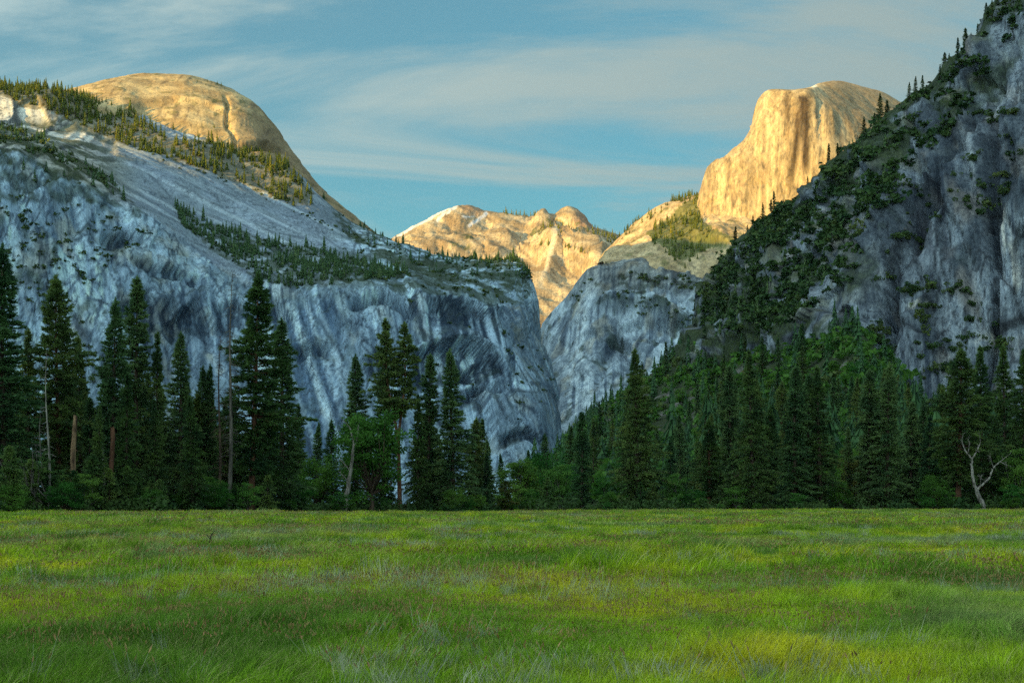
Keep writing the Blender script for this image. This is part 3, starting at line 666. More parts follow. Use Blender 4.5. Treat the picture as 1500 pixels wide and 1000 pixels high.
disp += (1 - wall) * (12 * ridged(X / 46, Y / 80, Z / 60, 3) + 1.3 * plates(X / 22, Z / 30, 14, 4, 9)[0] + v2 + v3) + 1.2 * fbm(X / 14, Y / 14, Z / 18, 2, 0.6)
but = [(1030,478),(1060,488),(1090,470),(1150,462),(1215,455),(1265,470)]      # a band of low cliffs across the ledges
disp = disp + 18 * ledge(px, py, [(x, y) for x, y in but], 8, 120, 10)
disp -= 34 * np.exp(-((px - np.interp(py, [40,140,240,340,440,520], [1478,1440,1400,1345,1300,1290])) / 16)**2) * wall
disp -= 20 * np.exp(-((px - np.interp(py, [300,420,520,600], [1462,1462,1455,1440])) / 6)**2) * wall
disp *= mix(1, 0.45, topf)
S = S0 + nn * disp[..., None]; n2 = normals(S)
X, Y, Z = [S[..., i].astype(np.float32) for i in range(3)]; lat = .95 * X - .2 * Y + 0.06 * Z
g = sstep(-0.5, 0.55, fbm(lat / 30, Y / 50, Z / 70, 4, 0.65) + .5 * (t1 - .5) + .45 * (t2 - .5) + .3 * (t3 - .5))
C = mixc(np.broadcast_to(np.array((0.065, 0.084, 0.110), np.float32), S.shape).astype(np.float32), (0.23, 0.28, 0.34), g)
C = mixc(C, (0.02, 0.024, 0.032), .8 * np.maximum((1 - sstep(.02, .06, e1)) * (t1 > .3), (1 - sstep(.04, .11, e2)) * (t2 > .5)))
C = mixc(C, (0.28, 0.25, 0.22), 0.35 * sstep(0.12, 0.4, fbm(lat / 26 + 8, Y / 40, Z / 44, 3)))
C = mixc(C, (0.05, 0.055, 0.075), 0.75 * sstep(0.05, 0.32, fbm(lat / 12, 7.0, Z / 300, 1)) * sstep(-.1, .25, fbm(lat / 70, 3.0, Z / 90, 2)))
C = mixc(C, (0.34, 0.38, 0.42), 0.5 * sstep(0.2, 0.4, fbm(lat / 10 + 3, 2.0, Z / 300, 1)) * wall)
scar = np.exp(-((px - np.interp(py, [290,340,400,430], [1470,1478,1486,1490])) / np.interp(py, [290,340,410,430], [5,8,10,5]))**2) * sstep(296, 320, py) * (1 - sstep(418, 432, py))
C = mixc(C, (0.42, 0.43, 0.42), np.clip(1.0 * scar * sstep(-.35, .1, fbm(X / 5, 0, Z / 40, 2)), 0, 1))
wp = np.exp(-(((px - 1448) / 16)**2 + ((py - 498) / 9)**2)) + np.exp(-(((px - 1350) / 9)**2 + ((py - 458) / 4)**2)) + .8 * np.exp(-(((px - 1192) / 5)**2 + ((py - 440) / 16)**2))
C = mixc(C, (0.58, 0.58, 0.55), np.clip(wp * sstep(-.1, .2, fbm(X / 8, Y / 9, Z / 5, 3)) * 1.4, 0, .9))
grassy = (1 - wall) * sstep(0.05, 0.3, fbm(X / 34, Y / 40, Z / 26, 3) + 0.2 * (n2[..., 2] - .4))
C = mixc(C, (0.15, 0.16, 0.085), 0.5 * grassy)
vgr = sstep(-0.15, 0.15, fbm(X / 40 + 4, Y / 50, Z / 30, 3) + 0.35 * topf - .5 * wall + .15 * sstep(1200, 1050, px))
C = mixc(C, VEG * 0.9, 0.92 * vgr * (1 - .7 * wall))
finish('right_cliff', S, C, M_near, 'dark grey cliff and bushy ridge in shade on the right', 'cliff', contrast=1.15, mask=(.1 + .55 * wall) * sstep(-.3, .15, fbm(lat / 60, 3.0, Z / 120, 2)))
bpy.data.objects['right_cliff'].name = 'mountain_near_cliff'

# --- the wooded slope at its foot
ht = [(740,741,2000),(768,736,1950),(800,702,1950),(828,657,1960),(868,611,1970),(930,574,1980),(980,526,1985),(1030,490,1960),(1100,512,1640),(1180,520,1400),(1250,486,1260),(1320,585,1090),(1450,630,1000),(1600,665,920),(1900,700,850)]
hf = [(730,741,1500),(750,741,1200),(780,741,900),(820,741,700),(860,741,620),(920,741,560),(970,741,520),(1030,741,480),(1100,741,460),(1180,741,440),(1250,741,430),(1320,741,420),(1450,741,420),(1600,741,420),(1900,741,420)]
hm = [(b[0]*.5+t[0]*.5, b[1]*.62+t[1]*.38, b[2]*.5+t[2]*.5) for b, t in zip(hf, ht)]
bk = [(t[0]+10, t[1]+10, t[2]+150) for t in ht]; bk2 = [(t[0]+30, t[1]+120, t[2]+500) for t in ht]
pre = [(b[0], 750, b[2]-40) for b in hf]
S0 = lattice([pre, hf, hm, ht, bk, bk2], 260, 140)
px, py = to_px(S0); nn = normals(S0); X, Y, Z = [S0[..., i].astype(np.float32) for i in range(3)]
S = S0 + nn * ((8 * fbm(X / 80, Y / 80, Z / 60, 3) + 3 * fbm(X / 14, Y / 14, Z / 14, 3)) * sstep(752, 725, py))[..., None]
C = mixc(np.broadcast_to(np.array((0.035, 0.05, 0.022), np.float32), S.shape).astype(np.float32), (0.16, 0.15, 0.15), sstep(.2, .4, fbm(X / 24, Y / 30, Z / 20, 3)))
finish('hill', S, C, M_near)
bpy.data.objects['hill'].name = 'hill'

# --- unseen western ridge behind the viewer, its crest shaped to shade the valley floor
ca, sa = math.cos(R(SUN_OFF)), math.sin(R(SUN_OFF))
T0, TAN_S = 9000.0, math.tan(R(SUN_EL))
ll = np.linspace(-7000, 5000, 160); tt = np.linspace(-2200, 2200, 40)
HL = np.interp(ll, [-7000,-5269,-3469,-3284,-3213,-3076,-2920,-2808,-2716,-2614,-2375,0,5000], [1190,1190,995,930,910,858,790,752,722,678,662,662,662]) + T0 * TAN_S
LL, TT = np.meshgrid(ll, tt)
prof = 1 - sstep(0, 2200, np.abs(TT))
HH = prof * np.broadcast_to(HL, LL.shape) + (1 - prof) * prof * 160 * fbm(LL / 500, TT / 500, 0.3, 4)
tcoord = T0 + TT
XX = -tcoord * sa + LL * ca; YY = -tcoord * ca - LL * sa
S = np.stack([XX, YY, HH - 5], -1)
C = mixc(np.broadcast_to(np.array((0.05, 0.07, 0.03), np.float32), S.shape).astype(np.float32), (0.3, 0.3, 0.3), sstep(0, .4, fbm(XX / 300, YY / 300, HH / 300, 3)))
finish('west', S, C, M_far)
bpy.data.objects['west'].name = 'mountain_west'
print('mountains', round(time.time() - T_START, 1))

# ------------------------------------------------------------------ the ground
def ground_h(x, y):
    r = np.hypot(x, y)
    return (0.55 * fbm(x / 95, y / 80, 4.2, 2) * sstep(20, 90, r) + 0.30 * fbm(x / 34, y / 34, 0.2, 3) + 0.10 * fbm(x / 6, y / 6, 3.3, 2)) * sstep(4, 30, r) * (1 - sstep(300, 420, y)) - 0.1 * sstep(300, 420, y)
def edge_y(px):
    return np.interp(px, [-300, 0, 300, 500, 750, 1500, 1800], [195, 205, 240, 280, 300, 335, 335])
gx = np.concatenate([-np.geomspace(16000, 120, 24), np.linspace(-115, 115, 110), np.geomspace(120, 9000, 24)])
gy = np.concatenate([-np.geomspace(14000, 12, 24), np.linspace(-10, 420, 210), np.geomspace(430, 13000, 26)])
GX, GY = np.meshgrid(gx, gy)
S = np.stack([GX, GY, ground_h(GX, GY)], -1)
gpx = 750 + GX / np.maximum(GY, 1) * F
wood = sstep(-3, 10, GY - edge_y(gpx))
C = mixc(np.broadcast_to(np.array((0.075, 0.125, 0.022), np.float32), S.shape).astype(np.float32), (0.028, 0.030, 0.016), wood)
M_ground = bpy.data.materials.new('meadow_soil'); M_ground.use_nodes = True
t = M_ground.node_tree; b = t.nodes['Principled BSDF']; b.inputs['Roughness'].default_value = 1; b.inputs['Specular IOR Level'].default_value = 0
at = N(t, 'ShaderNodeVertexColor'); at.layer_name = 'Col'
no = N(t, 'ShaderNodeTexNoise'); no.inputs['Scale'].default_value = 1.6; no.inputs['Detail'].default_value = 6
ge = N(t, 'ShaderNodeNewGeometry'); t.links.new(ge.outputs['Position'], no.inputs['Vector'])
rr = ramp(t, [(0.3, (0.5, 0.5, 0.5)), (0.7, (1.4, 1.35, 1.2))]); t.links.new(no.outputs['Fac'], rr.inputs[0])
mu = N(t, 'ShaderNodeMix', data_type='RGBA', blend_type='MULTIPLY'); mu.inputs['Factor'].default_value = 1
t.links.new(at.outputs['Color'], mu.inputs['A']); t.links.new(rr.outputs[0], mu.inputs['B']); t.links.new(mu.outputs['Result'], b.inputs['Base Color'])
link('ground', mesh_np('ground', S, grid_faces(len(gy), len(gx)), [M_ground], C), kind='structure')

# ------------------------------------------------------------------ plant builders
def tube(path, rad, sides=8, cap=True):
    path = np.asarray(path, float); rad = np.asarray(rad, float); n = len(path)
    tan = np.gradient(path, axis=0); tan /= np.linalg.norm(tan, axis=1)[:, None] + 1e-9
    ref = np.where(np.abs(tan[:, 2:3]) > 0.9, np.array([[1.0, 0, 0]]), np.array([[0, 0, 1.0]]))
    a = np.cross(tan, ref); a /= np.linalg.norm(a, axis=1)[:, None] + 1e-9
    b = np.cross(tan, a)
    th = np.linspace(0, 2 * math.pi, sides, endpoint=False)
    V = path[:, None] + rad[:, None, None] * (np.cos(th)[None, :, None] * a[:, None] + np.sin(th)[None, :, None] * b[:, None])
    i = np.arange(n * sides).reshape(n, sides); j = np.roll(i, -1, axis=1)
    Fq = np.stack([i[:-1], j[:-1], j[1:], i[1:]], -1).reshape(-1, 4)
    return V.reshape(-1, 3), Fq
class Acc:
    def __init__(s): s.v = []; s.q = []; s.t = []; s.n = 0
    def add(s, V, Fc):
        V = np.asarray(V).reshape(-1, 3); Fc = np.asarray(Fc)
        (s.q if Fc.shape[1] == 4 else s.t).append(Fc + s.n); s.v.append(V); s.n += len(V)
    def mesh(s, name, mats, smooth=False):
        fs = ([np.concatenate(s.q)] if s.q else []) + ([np.concatenate(s.t)] if s.t else [])
        return mesh_np(name, np.concatenate(s.v), fs, mats, smooth=smooth)
    def arrays(s):
        fs = [np.concatenate(s.t)] if s.t else []
        if s.q:
            q = np.concatenate(s.q); fs += [q[:, [0, 1, 2]], q[:, [0, 2, 3]]]
        return np.concatenate(s.v), np.concatenate(fs)
def unit(v):
    return v / (np.linalg.norm(v, axis=-1, keepdims=True) + 1e-9)
def tufts(acc, cen, axis, m, length, width, spread, rng):
    """m slim needle blades fanning from each centre about its axis"""
    n = len(cen)
    d = unit(axis[:, None] + spread * rng.normal(size=(n, m, 3)))
    L = length * rng.uniform(0.6, 1.25, (n, m, 1)); w = width * rng.uniform(0.7, 1.3, (n, m, 1))
    side = unit(np.cross(d, rng.normal(size=(n, m, 3))))
    b0 = cen[:, None] - d * L * 0.25
    a = b0 + side * w * 0.5 + d * L * .3; c = b0 - side * w * 0.5 + d * L * .3; tip = b0 + d * L * 1.25
    V = np.stack([b0, a, tip, c], 2).reshape(-1, 3)
    Fq = np.arange(n * m * 4).reshape(-1, 4)
    acc.add(V, Fq)
def conifer(seed, H=36.0, Rr=0.13, cb=0.1, shape='cone', nbr=330, per=22, droop=0.25, m=4, tl=0.62, tw=0.20, axis=None, trunk_r=None, limbs=True, top_up=0.9, low=1.0):
    rng = np.random.default_rng(seed)
    if axis is None:
        ph = rng.uniform(0, 6.28); A = 0.006 * H
        axis = lambda z: np.stack([A * np.sin(z / H * 3 + ph) - A * math.sin(ph), A * np.cos(z / H * 2.3 + ph) - A * math.cos(ph), z], -1)
    tr = trunk_r or H * 0.0135
    wood, crown = Acc(), Acc()
    zs = np.linspace(0, H * 0.985, 18)
    rad = tr * np.clip(1 - zs / H, 0.02, 1) ** 0.85 * (1 + 0.35 * np.exp(-zs / (0.02 * H)))
    wood.add(*tube(axis(zs), rad, 9))
    u = np.sort(rng.uniform(0, 1, nbr)) ** 1.0
    u = u * 0.7 + np.linspace(0, 1, nbr) * 0.3
    gapn = np.interp(u, np.linspace(0, 1, 22), rng.uniform(0.58, 1.18, 22))
    zb = cb * H + (0.985 - cb) * H * u
    t = u
    if shape == 'cone':
        prof = (1 - t) ** 0.8 * (0.55 + 0.45 * sstep(0, 0.14, t))
    elif shape == 'pine':
        prof = np.minimum(1, (1 - t) * 2.1) ** 0.8 * (0.45 + 0.55 * sstep(0, 0.25, t)) * (0.78 + .22 * np.sin(t * 21 + seed))
    else:
        prof = (1 - t) ** 0.62 * (0.7 + 0.3 * sstep(0, 0.12, t))
    Ln = np.maximum(Rr * H * prof * gapn * rng.uniform(0.62, 1.15, nbr), 0.25)
    long = rng.random(nbr) < 0.08; Ln = np.where(long, Ln * 1.18, Ln)
    az = rng.uniform(0, 2 * math.pi, nbr)
    Ln = Ln * (1 + .16 * np.cos(az - rng.uniform(0, 6.28)) + .14 * np.cos(2 * az + 5 * t + seed))
    el = np.interp(t, [0, 0.35, 0.8, 1], [-0.22 * low, 0.02, 0.45, top_up]) + rng.normal(0, 0.10, nbr)
    o = axis(zb); outv = np.stack([np.cos(az), np.sin(az), np.zeros(nbr)], -1); sid = np.stack([-np.sin(az), np.cos(az), np.zeros(nbr)], -1)
    def along(i, r):
        return o[i] + outv[i] * (Ln[i] * r)[:, None] + np.array([0, 0, 1.0]) * (Ln[i] * (np.sin(el[i]) * r - droop * r ** 2 + 0.45 * droop * r ** 3))[:, None]
    if limbs:
        idx = np.where(Ln > 0.8)[0]
        for i in idx:
            rr_ = np.array([0, .45, .9]); k = np.full(3, i)
            wood.add(*tube(along(k, rr_), np.array([.030, .018, .006]) * max(Ln[i], 1.5) * .6, 3))
        if cb > 0.2:                               # dead snapped limbs below the crown
            for q in range(16):
                z = rng.uniform(0.12, cb + .05) * H; a_ = rng.uniform(0, 6.28); l = rng.uniform(0.4, 2.2)
                p0 = axis(np.array([z]))[0]; d = np.array([math.cos(a_), math.sin(a_), rng.uniform(-.5, .15)])
                wood.add(*tube([p0, p0 + d * l * .6, p0 + d * l + [0, 0, -.1]], [.05, .03, .01], 3))
    cnt = np.clip((per * (0.25 + 0.95 * Ln / (Rr * H))).astype(int), 3, None)
    bi = np.repeat(np.arange(nbr), cnt); n = len(bi)
    r = rng.uniform(0.12, 1.0, n) ** 0.75
    wid = 0.30 * Ln[bi] * (1.05 - r) + 0.12
    off = rng.uniform(-1, 1, n) * wid
    cen = along(bi, r) + sid[bi] * off[:, None]
    cen[:, 2] += rng.normal(0, 0.09, n) - 0.10 * np.abs(off)
    ax = unit(outv[bi] * 0.9 + sid[bi] * (off / (wid + .01) * 0.8)[:, None] + np.array([0, 0, 0.35]) * rng.normal(0.5, .7, n)[:, None])
    tufts(crown, cen, ax, m, tl, tw, 0.42, rng)
    tz = rng.uniform(0.93, 1.0, 40) * H; tufts(crown, axis(tz), np.tile([[0, 0, 1.0]], (40, 1)), m, tl, tw, .5, rng)
    return wood, crown
def broadleaf(seed, H=16.0, Rr=0.42, cb=0.18, lobes=26, per=9, leaves=34, leaf=0.34, trunk_r=None, lean=0.0, flat=1.0):
    rng = np.random.default_rng(seed); wood, crown = Acc(), Acc()
    tr = trunk_r or H * 0.022
    fork = np.array([lean * H * .3, 0, H * max(cb + .06, .2)])
    wood.add(*tube([[0, 0, 0], [lean * H * .08, 0, fork[2] * .4], fork * [.7, 1, .8], fork], [tr * 1.35, tr, tr * .85, tr * .8], 9))
    cc = np.array([lean * H * .4, 0, H * (cb + (1 - cb) * 0.5)]); ax = np.array([Rr * H, Rr * H, (1 - cb) * H * .5])
    L = []
    tries = 0
    while len(L) < lobes and tries < 4000:
        tries += 1
        d = unit(rng.normal(size=3)); rr_ = rng.uniform(.25, .86)
        p = cc + ax * d * rr_
        p[0] += 0.06 * H * noise(p[2] / 3, seed * 3.1, p[1] / 3)
        if all(np.linalg.norm((p - q) / ax) > .22 for q in L): L.append(p)
    for p in L:
        mid = fork * .45 + p * .55 + rng.normal(0, .05 * H, 3) * [1, 1, .4] - [0, 0, .03 * H]
        wood.add(*tube([fork * [.9, 1, .85], mid, p], [tr * .42, tr * .22, tr * .06], 5))
        lr = Rr * H * rng.uniform(.18, .40)
        k = per
        sub = p + unit(rng.normal(size=(k, 3))) * (lr * rng.uniform(.35, 1.0, (k, 1))) * [1, 1, .72 * flat]
        n = leaves * k
        ci = np.repeat(np.arange(k), leaves)
        c = sub[ci] + rng.normal(size=(n, 3)) * lr * .24 * [1.15, 1.15, .6]
        nrm = unit(rng.normal(size=(n, 3)) + [0, 0, .6]); a = unit(np.cross(nrm, rng.normal(size=(n, 3)))); b_ = np.cross(nrm, a)
        s = leaf * rng.uniform(.6, 1.3, (n, 1))
        V = np.stack([c - a * s * .6, c + b_ * s * .36, c + a * s * .6, c - b_ * s * .36], 1).reshape(-1, 3)
        crown.add(V, np.arange(n * 4).reshape(-1, 4))
    return wood, crown
def snag(seed, H, r0, r1, lean=(0, 0), stubs=8, sl=1.2, jag=0.5):
    rng = np.random.default_rng(seed); a = Acc()
    z = np.linspace(0, 1, 14)
    path = np.stack([lean[0] * z * H + .02 * H * np.sin(z * 5 + seed) * z, lean[1] * z * H, z * H], -1)
    rad = (r0 + (r1 - r0) * z) * rng.uniform(.92, 1.08, 14) * (1 + .3 * np.exp(-z * 14))
    V, Fq = tube(path, rad, 10)
    V = V.reshape(14, 10, 3); V[-1, :, 2] += rng.uniform(-1, 1, 10) * r1 * 1.6
    a.add(V.reshape(-1, 3), Fq)
    a.add(np.concatenate([V[-1], [path[-1] - [0, 0, r1]]]), np.array([[k, (k + 1) % 10, 10] for k in range(10)]))
    for q in range(stubs):
        zz_ = rng.uniform(.25, .97); p0 = np.array([np.interp(zz_, z, path[:, i]) for i in range(3)])
        an = rng.uniform(0, 6.28); l = sl * rng.uniform(.4, 1.2) * (1.15 - zz_ * .6); d = np.array([math.cos(an), math.sin(an), rng.uniform(-.35, .25)])
        a.add(*tube([p0, p0 + d * l * .5, p0 + d * l + [0, 0, -.12 * l]], [r1 * .32 + .03, r1 * .2 + .02, .012], 4))
    return a
def limb_tree(segs, rng, twigs=26, tl=1.0):
    """bare tree from explicit limbs: each a list of points with radii"""
    a = Acc(); tips = []
    for pts, rads in segs:
        pts = np.array(pts, float); K = len(pts); s = np.linspace(0, K - 1, K * 4)
        p = pchip(pts, s); r = np.interp(s, np.arange(K), rads)
        p = p + rng.normal(0, 1, p.shape) * (r * .25)[:, None]
        a.add(*tube(p, r, 7)); tips.append((p, r))
    for q in range(twigs):
        p, r = tips[rng.integers(len(tips))]; i = rng.integers(len(p) // 3, len(p))
        d = unit(rng.normal(size=3) + [0, 0, .5]); l = tl * rng.uniform(.4, 1.3)
        a.add(*tube([p[i], p[i] + d * l * .5 + rng.normal(0, .08, 3), p[i] + d * l], [min(r[i], .07), .035, .012], 4))
    return a

# ------------------------------------------------------------------ tree kinds (mesh data shared between copies)
KIND = {}
def kind(name, wc, bark, leaf, h):
    w, c = wc
    KIND[name] = (w.mesh(name + '_trunk', [bark], True), c.mesh(name + '_crown', [leaf]), h)
kind('pine_b', conifer(2, 36, .160, .17, 'pine', 330, 26, .22, 5, .66, .22), M_red, M_pine, 36)
kind('fir_a', conifer(3, 36, .160, .04, 'cone', 400, 24, .30, 4, .62, .22), M_bark, M_fir, 36)
kind('fir_b', conifer(4, 36, .118, .04, 'full', 380, 22, .28, 4, .60, .22), M_bark, M_fir, 36)
kind('fir_c', conifer(5, 36, .200, .04, 'cone', 440, 26, .34, 4, .66, .24), M_bark, M_pine, 36)
kind('fir_d', conifer(6, 36, .150, .10, 'cone', 270, 24, .26, 5, .64, .22), M_bark, M_pine, 36)
kind('young', conifer(7, 9, .26, .06, 'full', 120, 26, .10, 5, .40, .13, top_up=1.1), M_bark, M_young, 9)
kind('young_b', conifer(8, 9, .32, .10, 'pine', 100, 26, .05, 5, .42, .13, top_up=1.1), M_bark, M_young, 9)
kind('oak_a', broadleaf(11, 16, .36, .05, 46, per=8, leaves=30, flat=.8), M_bark, M_oak, 16)
kind('oak_b', broadleaf(12, 14, .48, .02, 40, per=8, leaves=28, flat=.8), M_bark, M_oak, 14)
kind('alder', broadleaf(13, 14, .36, .06, 26, leaf=.30), M_grey, M_light, 14)
kind('olive_oak', broadleaf(14, 14, .46, .08, 24), M_grey, M_olive, 14)
def twin_pine():
    w, c = Acc(), Acc()
    H = 36.0
    for s, x1, hh in ((21, -1.9, 36.0), (22, 1.6, 35.2)):
        axf = lambda z, x1=x1: np.stack([x1 * sstep(12, 27, z) + 0 * z, 0 * z, z], -1)
        w_, c_ = conifer(s, hh, .118, .50, 'pine', 150, 24, .16, 5, .66, .22, axis=axf, trunk_r=.46)
        for acc, src in ((w, w_), (c, c_)):
            for V, Q in zip(src.v, [q for q in src.q]): pass
            V, T = src.arrays(); acc.add(V, T)
    return w, c
kind('twin_pine', twin_pine(), M_red, M_pine, 36)
def tree(kname, name, loc, h, wscale=1.0, rot=None, label=None, cat='tree', group=None, leaf=None, bark=None, tilt=0.0):
    tw, cw, kh = KIND[kname]
    e = bpy.data.objects.new(name, None); e.empty_display_size = 1
    col.objects.link(e); e.location = loc
    s = h / kh; e.scale = (s * wscale, s * wscale, s)
    e.rotation_euler = (random.gauss(0, .012), tilt + random.gauss(0, .012), rot if rot is not None else random.uniform(0, 6.28))
    if label: e['label'] = label
    e['category'] = cat
    if group: e['group'] = group
    for nm, me, om in (('trunk', tw, bark), ('crown', cw, leaf)):
        o = bpy.data.objects.new(nm, me); col.objects.link(o); o.parent = e
        if om:
            o.material_slots[0].link = 'OBJECT'; o.material_slots[0].material = om
    return e
def at_ground(px, Yd):
    X = (px - 750) / F * Yd
    return (X, Yd, float(ground_h(np.array([X]), np.array([Yd]))[0]) - 0.05)
def h_for(top, Yd):
    return (HY - top) / F * Yd + CH
random.seed(5)
# front row, left to right: kind, name, column, top row, metres behind the meadow's edge, width, label
FRONT = [
 ('fir_a','fir_tree',3,360,16,1.25,'tall dark fir at the left end of the tree line'),
 ('fir_d','fir_tree',44,482,22,1.0,'dark fir between the leftmost tall fir and the open pine'),
 ('pine_b','pine_tree',88,406,20,1.05,'tall open-crowned pine behind the bleached thin dead trunk'),
 ('fir_d','fir_tree',122,492,26,0.9,'shorter fir filling the right side of the open pine'),
 ('fir_a','fir_tree',168,438,18,1.05,'dense dark fir paired with a taller narrow fir on its right'),
 ('fir_b','fir_tree',198,405,24,1.1,'tall narrow fir, taller of the pair above the red-brown snag'),
 ('fir_d','pine_tree',184,548,8,1.1,'mid-height yellowish green pine in front of the pair of firs'),
 ('fir_c','fir_tree',142,594,5,0.7,'short green fir above the broken orange snag'),
 ('fir_d','fir_tree',231,486,20,0.8,'thin sparse fir left of the flat-topped fir'),
 ('fir_a','fir_tree',262,488,18,1.15,'broad dark fir behind the bright green cone-shaped fir'),
 ('fir_a','fir_tree',300,534,22,1.0,'fir just left of the two bare dead trees'),
 ('fir_c','fir_tree',228,585,7,0.8,'bushy dark fir left of the bright green cone-shaped fir'),
 ('fir_c','fir_tree',282,583,3,0.95,'bright green cone-shaped fir at the front, left of the dead trees'),
 ('pine_b','pine_tree',367,402,3,1.15,'tallest pine with bare reddish lower trunk right of the dead trees'),
 ('fir_a','fir_tree',411,467,9,1.35,'big dense fir against the right side of the tallest pine'),
 ('fir_c','fir_tree',395,560,5,0.8,'leafy green fir low between the tallest pine and the big dense fir'),
 ('fir_a','fir_tree',463,620,60,1.15,'small distant fir showing against the pale cliff, left one of two'),
 ('fir_a','fir_tree',487,616,45,1.2,'small distant fir just left of the white dead trunk'),
 ('fir_a','fir_tree',523,519,22,1.25,'dark fir rising behind the big green leafy tree'),
 ('fir_b','fir_tree',560,528,25,1.1,'narrow dark fir left of the double-topped pine'),
 ('twin_pine','pine_tree',586,465,10,1.0,'double-topped pine with a forked trunk in the middle group'),
 ('fir_c','fir_tree',612,575,12,0.75,'dense fir skirting the right side of the double-topped pine'),
 ('fir_b','fir_tree',627,517,16,1.15,'narrow fir between the double-topped pine and the lone spire fir'),
 ('fir_a','fir_tree',664,511,10,1.3,'lone spire-shaped fir standing clear against the pale cliff'),
 ('fir_a','fir_tree',697,652,30,1.4,'low fir right of the lone spire fir'),
 ('fir_a','fir_tree',714,643,40,1.2,'small pointed fir farthest right of the middle group'),
 ('fir_a','fir_tree',735,664,130,1.2,'faint bluish fir in the gap at the valley mouth'),
 ('fir_b','fir_tree',852,604,18,1.35,'dense dark spire fir alone in the valley gap'),
 ('fir_c','fir_tree',934,513,6,1.05,'great lone fir with layered branches in front of the slope'),
 ('fir_a','fir_tree',997,606,110,1.2,'hazy blue-green fir left of the broad round pine on the slope foot'),
 ('fir_a','fir_tree',982,637,90,1.3,'lower hazy fir just right of the great lone fir'),
 ('pine_b','pine_tree',1038,614,14,1.45,'broad dense pine right of the great lone fir'),
 ('fir_b','fir_tree',1072,535,26,1.2,'narrow fir behind the tall reddish-trunked fir'),
 ('fir_c','fir_tree',1104,511,6,0.9,'tall fir with a reddish trunk showing at its foot'),
 ('fir_a','fir_tree',1073,652,10,1.2,'low fir wedged between the broad pine and tall reddish-trunked fir'),
 ('fir_b','fir_tree',1164,536,10,1.45,'tall narrow fir, left of a close trio, pale trunk below'),
 ('fir_b','fir_tree',1180,549,16,1.3,'middle fir of the close trio'),
 ('fir_d','fir_tree',1203,536,12,1.2,'right fir of the close trio'),
 ('fir_b','fir_tree',1273,541,14,1.5,'left one of the two dense firs below the green oak patch'),
 ('fir_a','fir_tree',1300,532,10,1.25,'right one of the two dense firs below the green oak patch'),
 ('fir_b','fir_tree',1335,588,45,1.5,'left one of two small firs against the grey wall'),
 ('fir_b','fir_tree',1347,590,50,1.3,'right one of two small firs against the grey wall'),
 ('fir_a','fir_tree',1362,606,40,1.2,'small fir left of the tall reddish pine'),
 ('pine_b','pine_tree',1403,512,10,1.5,'tall pine with a long reddish trunk beside the white dead tree'),
 ('fir_c','fir_tree',1440,508,22,1.0,'broad dark fir behind the white dead tree'),
 ('fir_d','fir_tree',1473,506,40,1.1,'fir against the cliff near the picture edge'),
 ('fir_c','fir_tree',1500,512,26,0.9,'dark fir cut by the picture edge on the far right'),
]
for kn, nm, px_, top, back, ws, lab in FRONT:
    Yd = float(edge_y(px_)) + back
    tree(kn, nm, at_ground(px_, Yd), h_for(top, Yd), ws, label=lab)
# young pines along the front on the left
YOUNG = [(14,655,'young','leftmost bushy young pine at the meadow edge'),(44,674,'young','second young pine from the left in the front row'),(70,664,'young_b','third young pine from the left, roundish top'),
 (108,690,'young_b','small round young pine standing out below the broken orange snag'),(136,668,'young','pointed young pine right of the broken orange snag'),(161,688,'young','young pine at the foot of the red-brown snag'),
 (187,684,'young','young pine right of the red-brown snag'),(222,700,'young_b','low yellowish young pine left of the bright cone-shaped fir'),(204,706,'young','small young pine between two larger young ones'),(90,706,'young','little dark young pine left of the small round one')]
for px_, top, kn, lab in YOUNG:
    Yd = float(edge_y(px_)) + random.uniform(1, 5)
    tree(kn, 'young_pine', at_ground(px_, Yd), h_for(top, Yd), 1.15, label=lab, group='young pines along the meadow edge')
for px_, top, lab in [(739,704,'small lone olive pine in front of the leafy trees at the gap'),(801,699,'small dark pine left of the spire fir in the gap')]:
    Yd = float(edge_y(px_)) + 3
    tree('young_b', 'young_pine', at_ground(px_, Yd), h_for(top, Yd), 1.15, label=lab, leaf=M_olive if px_ < 770 else None)
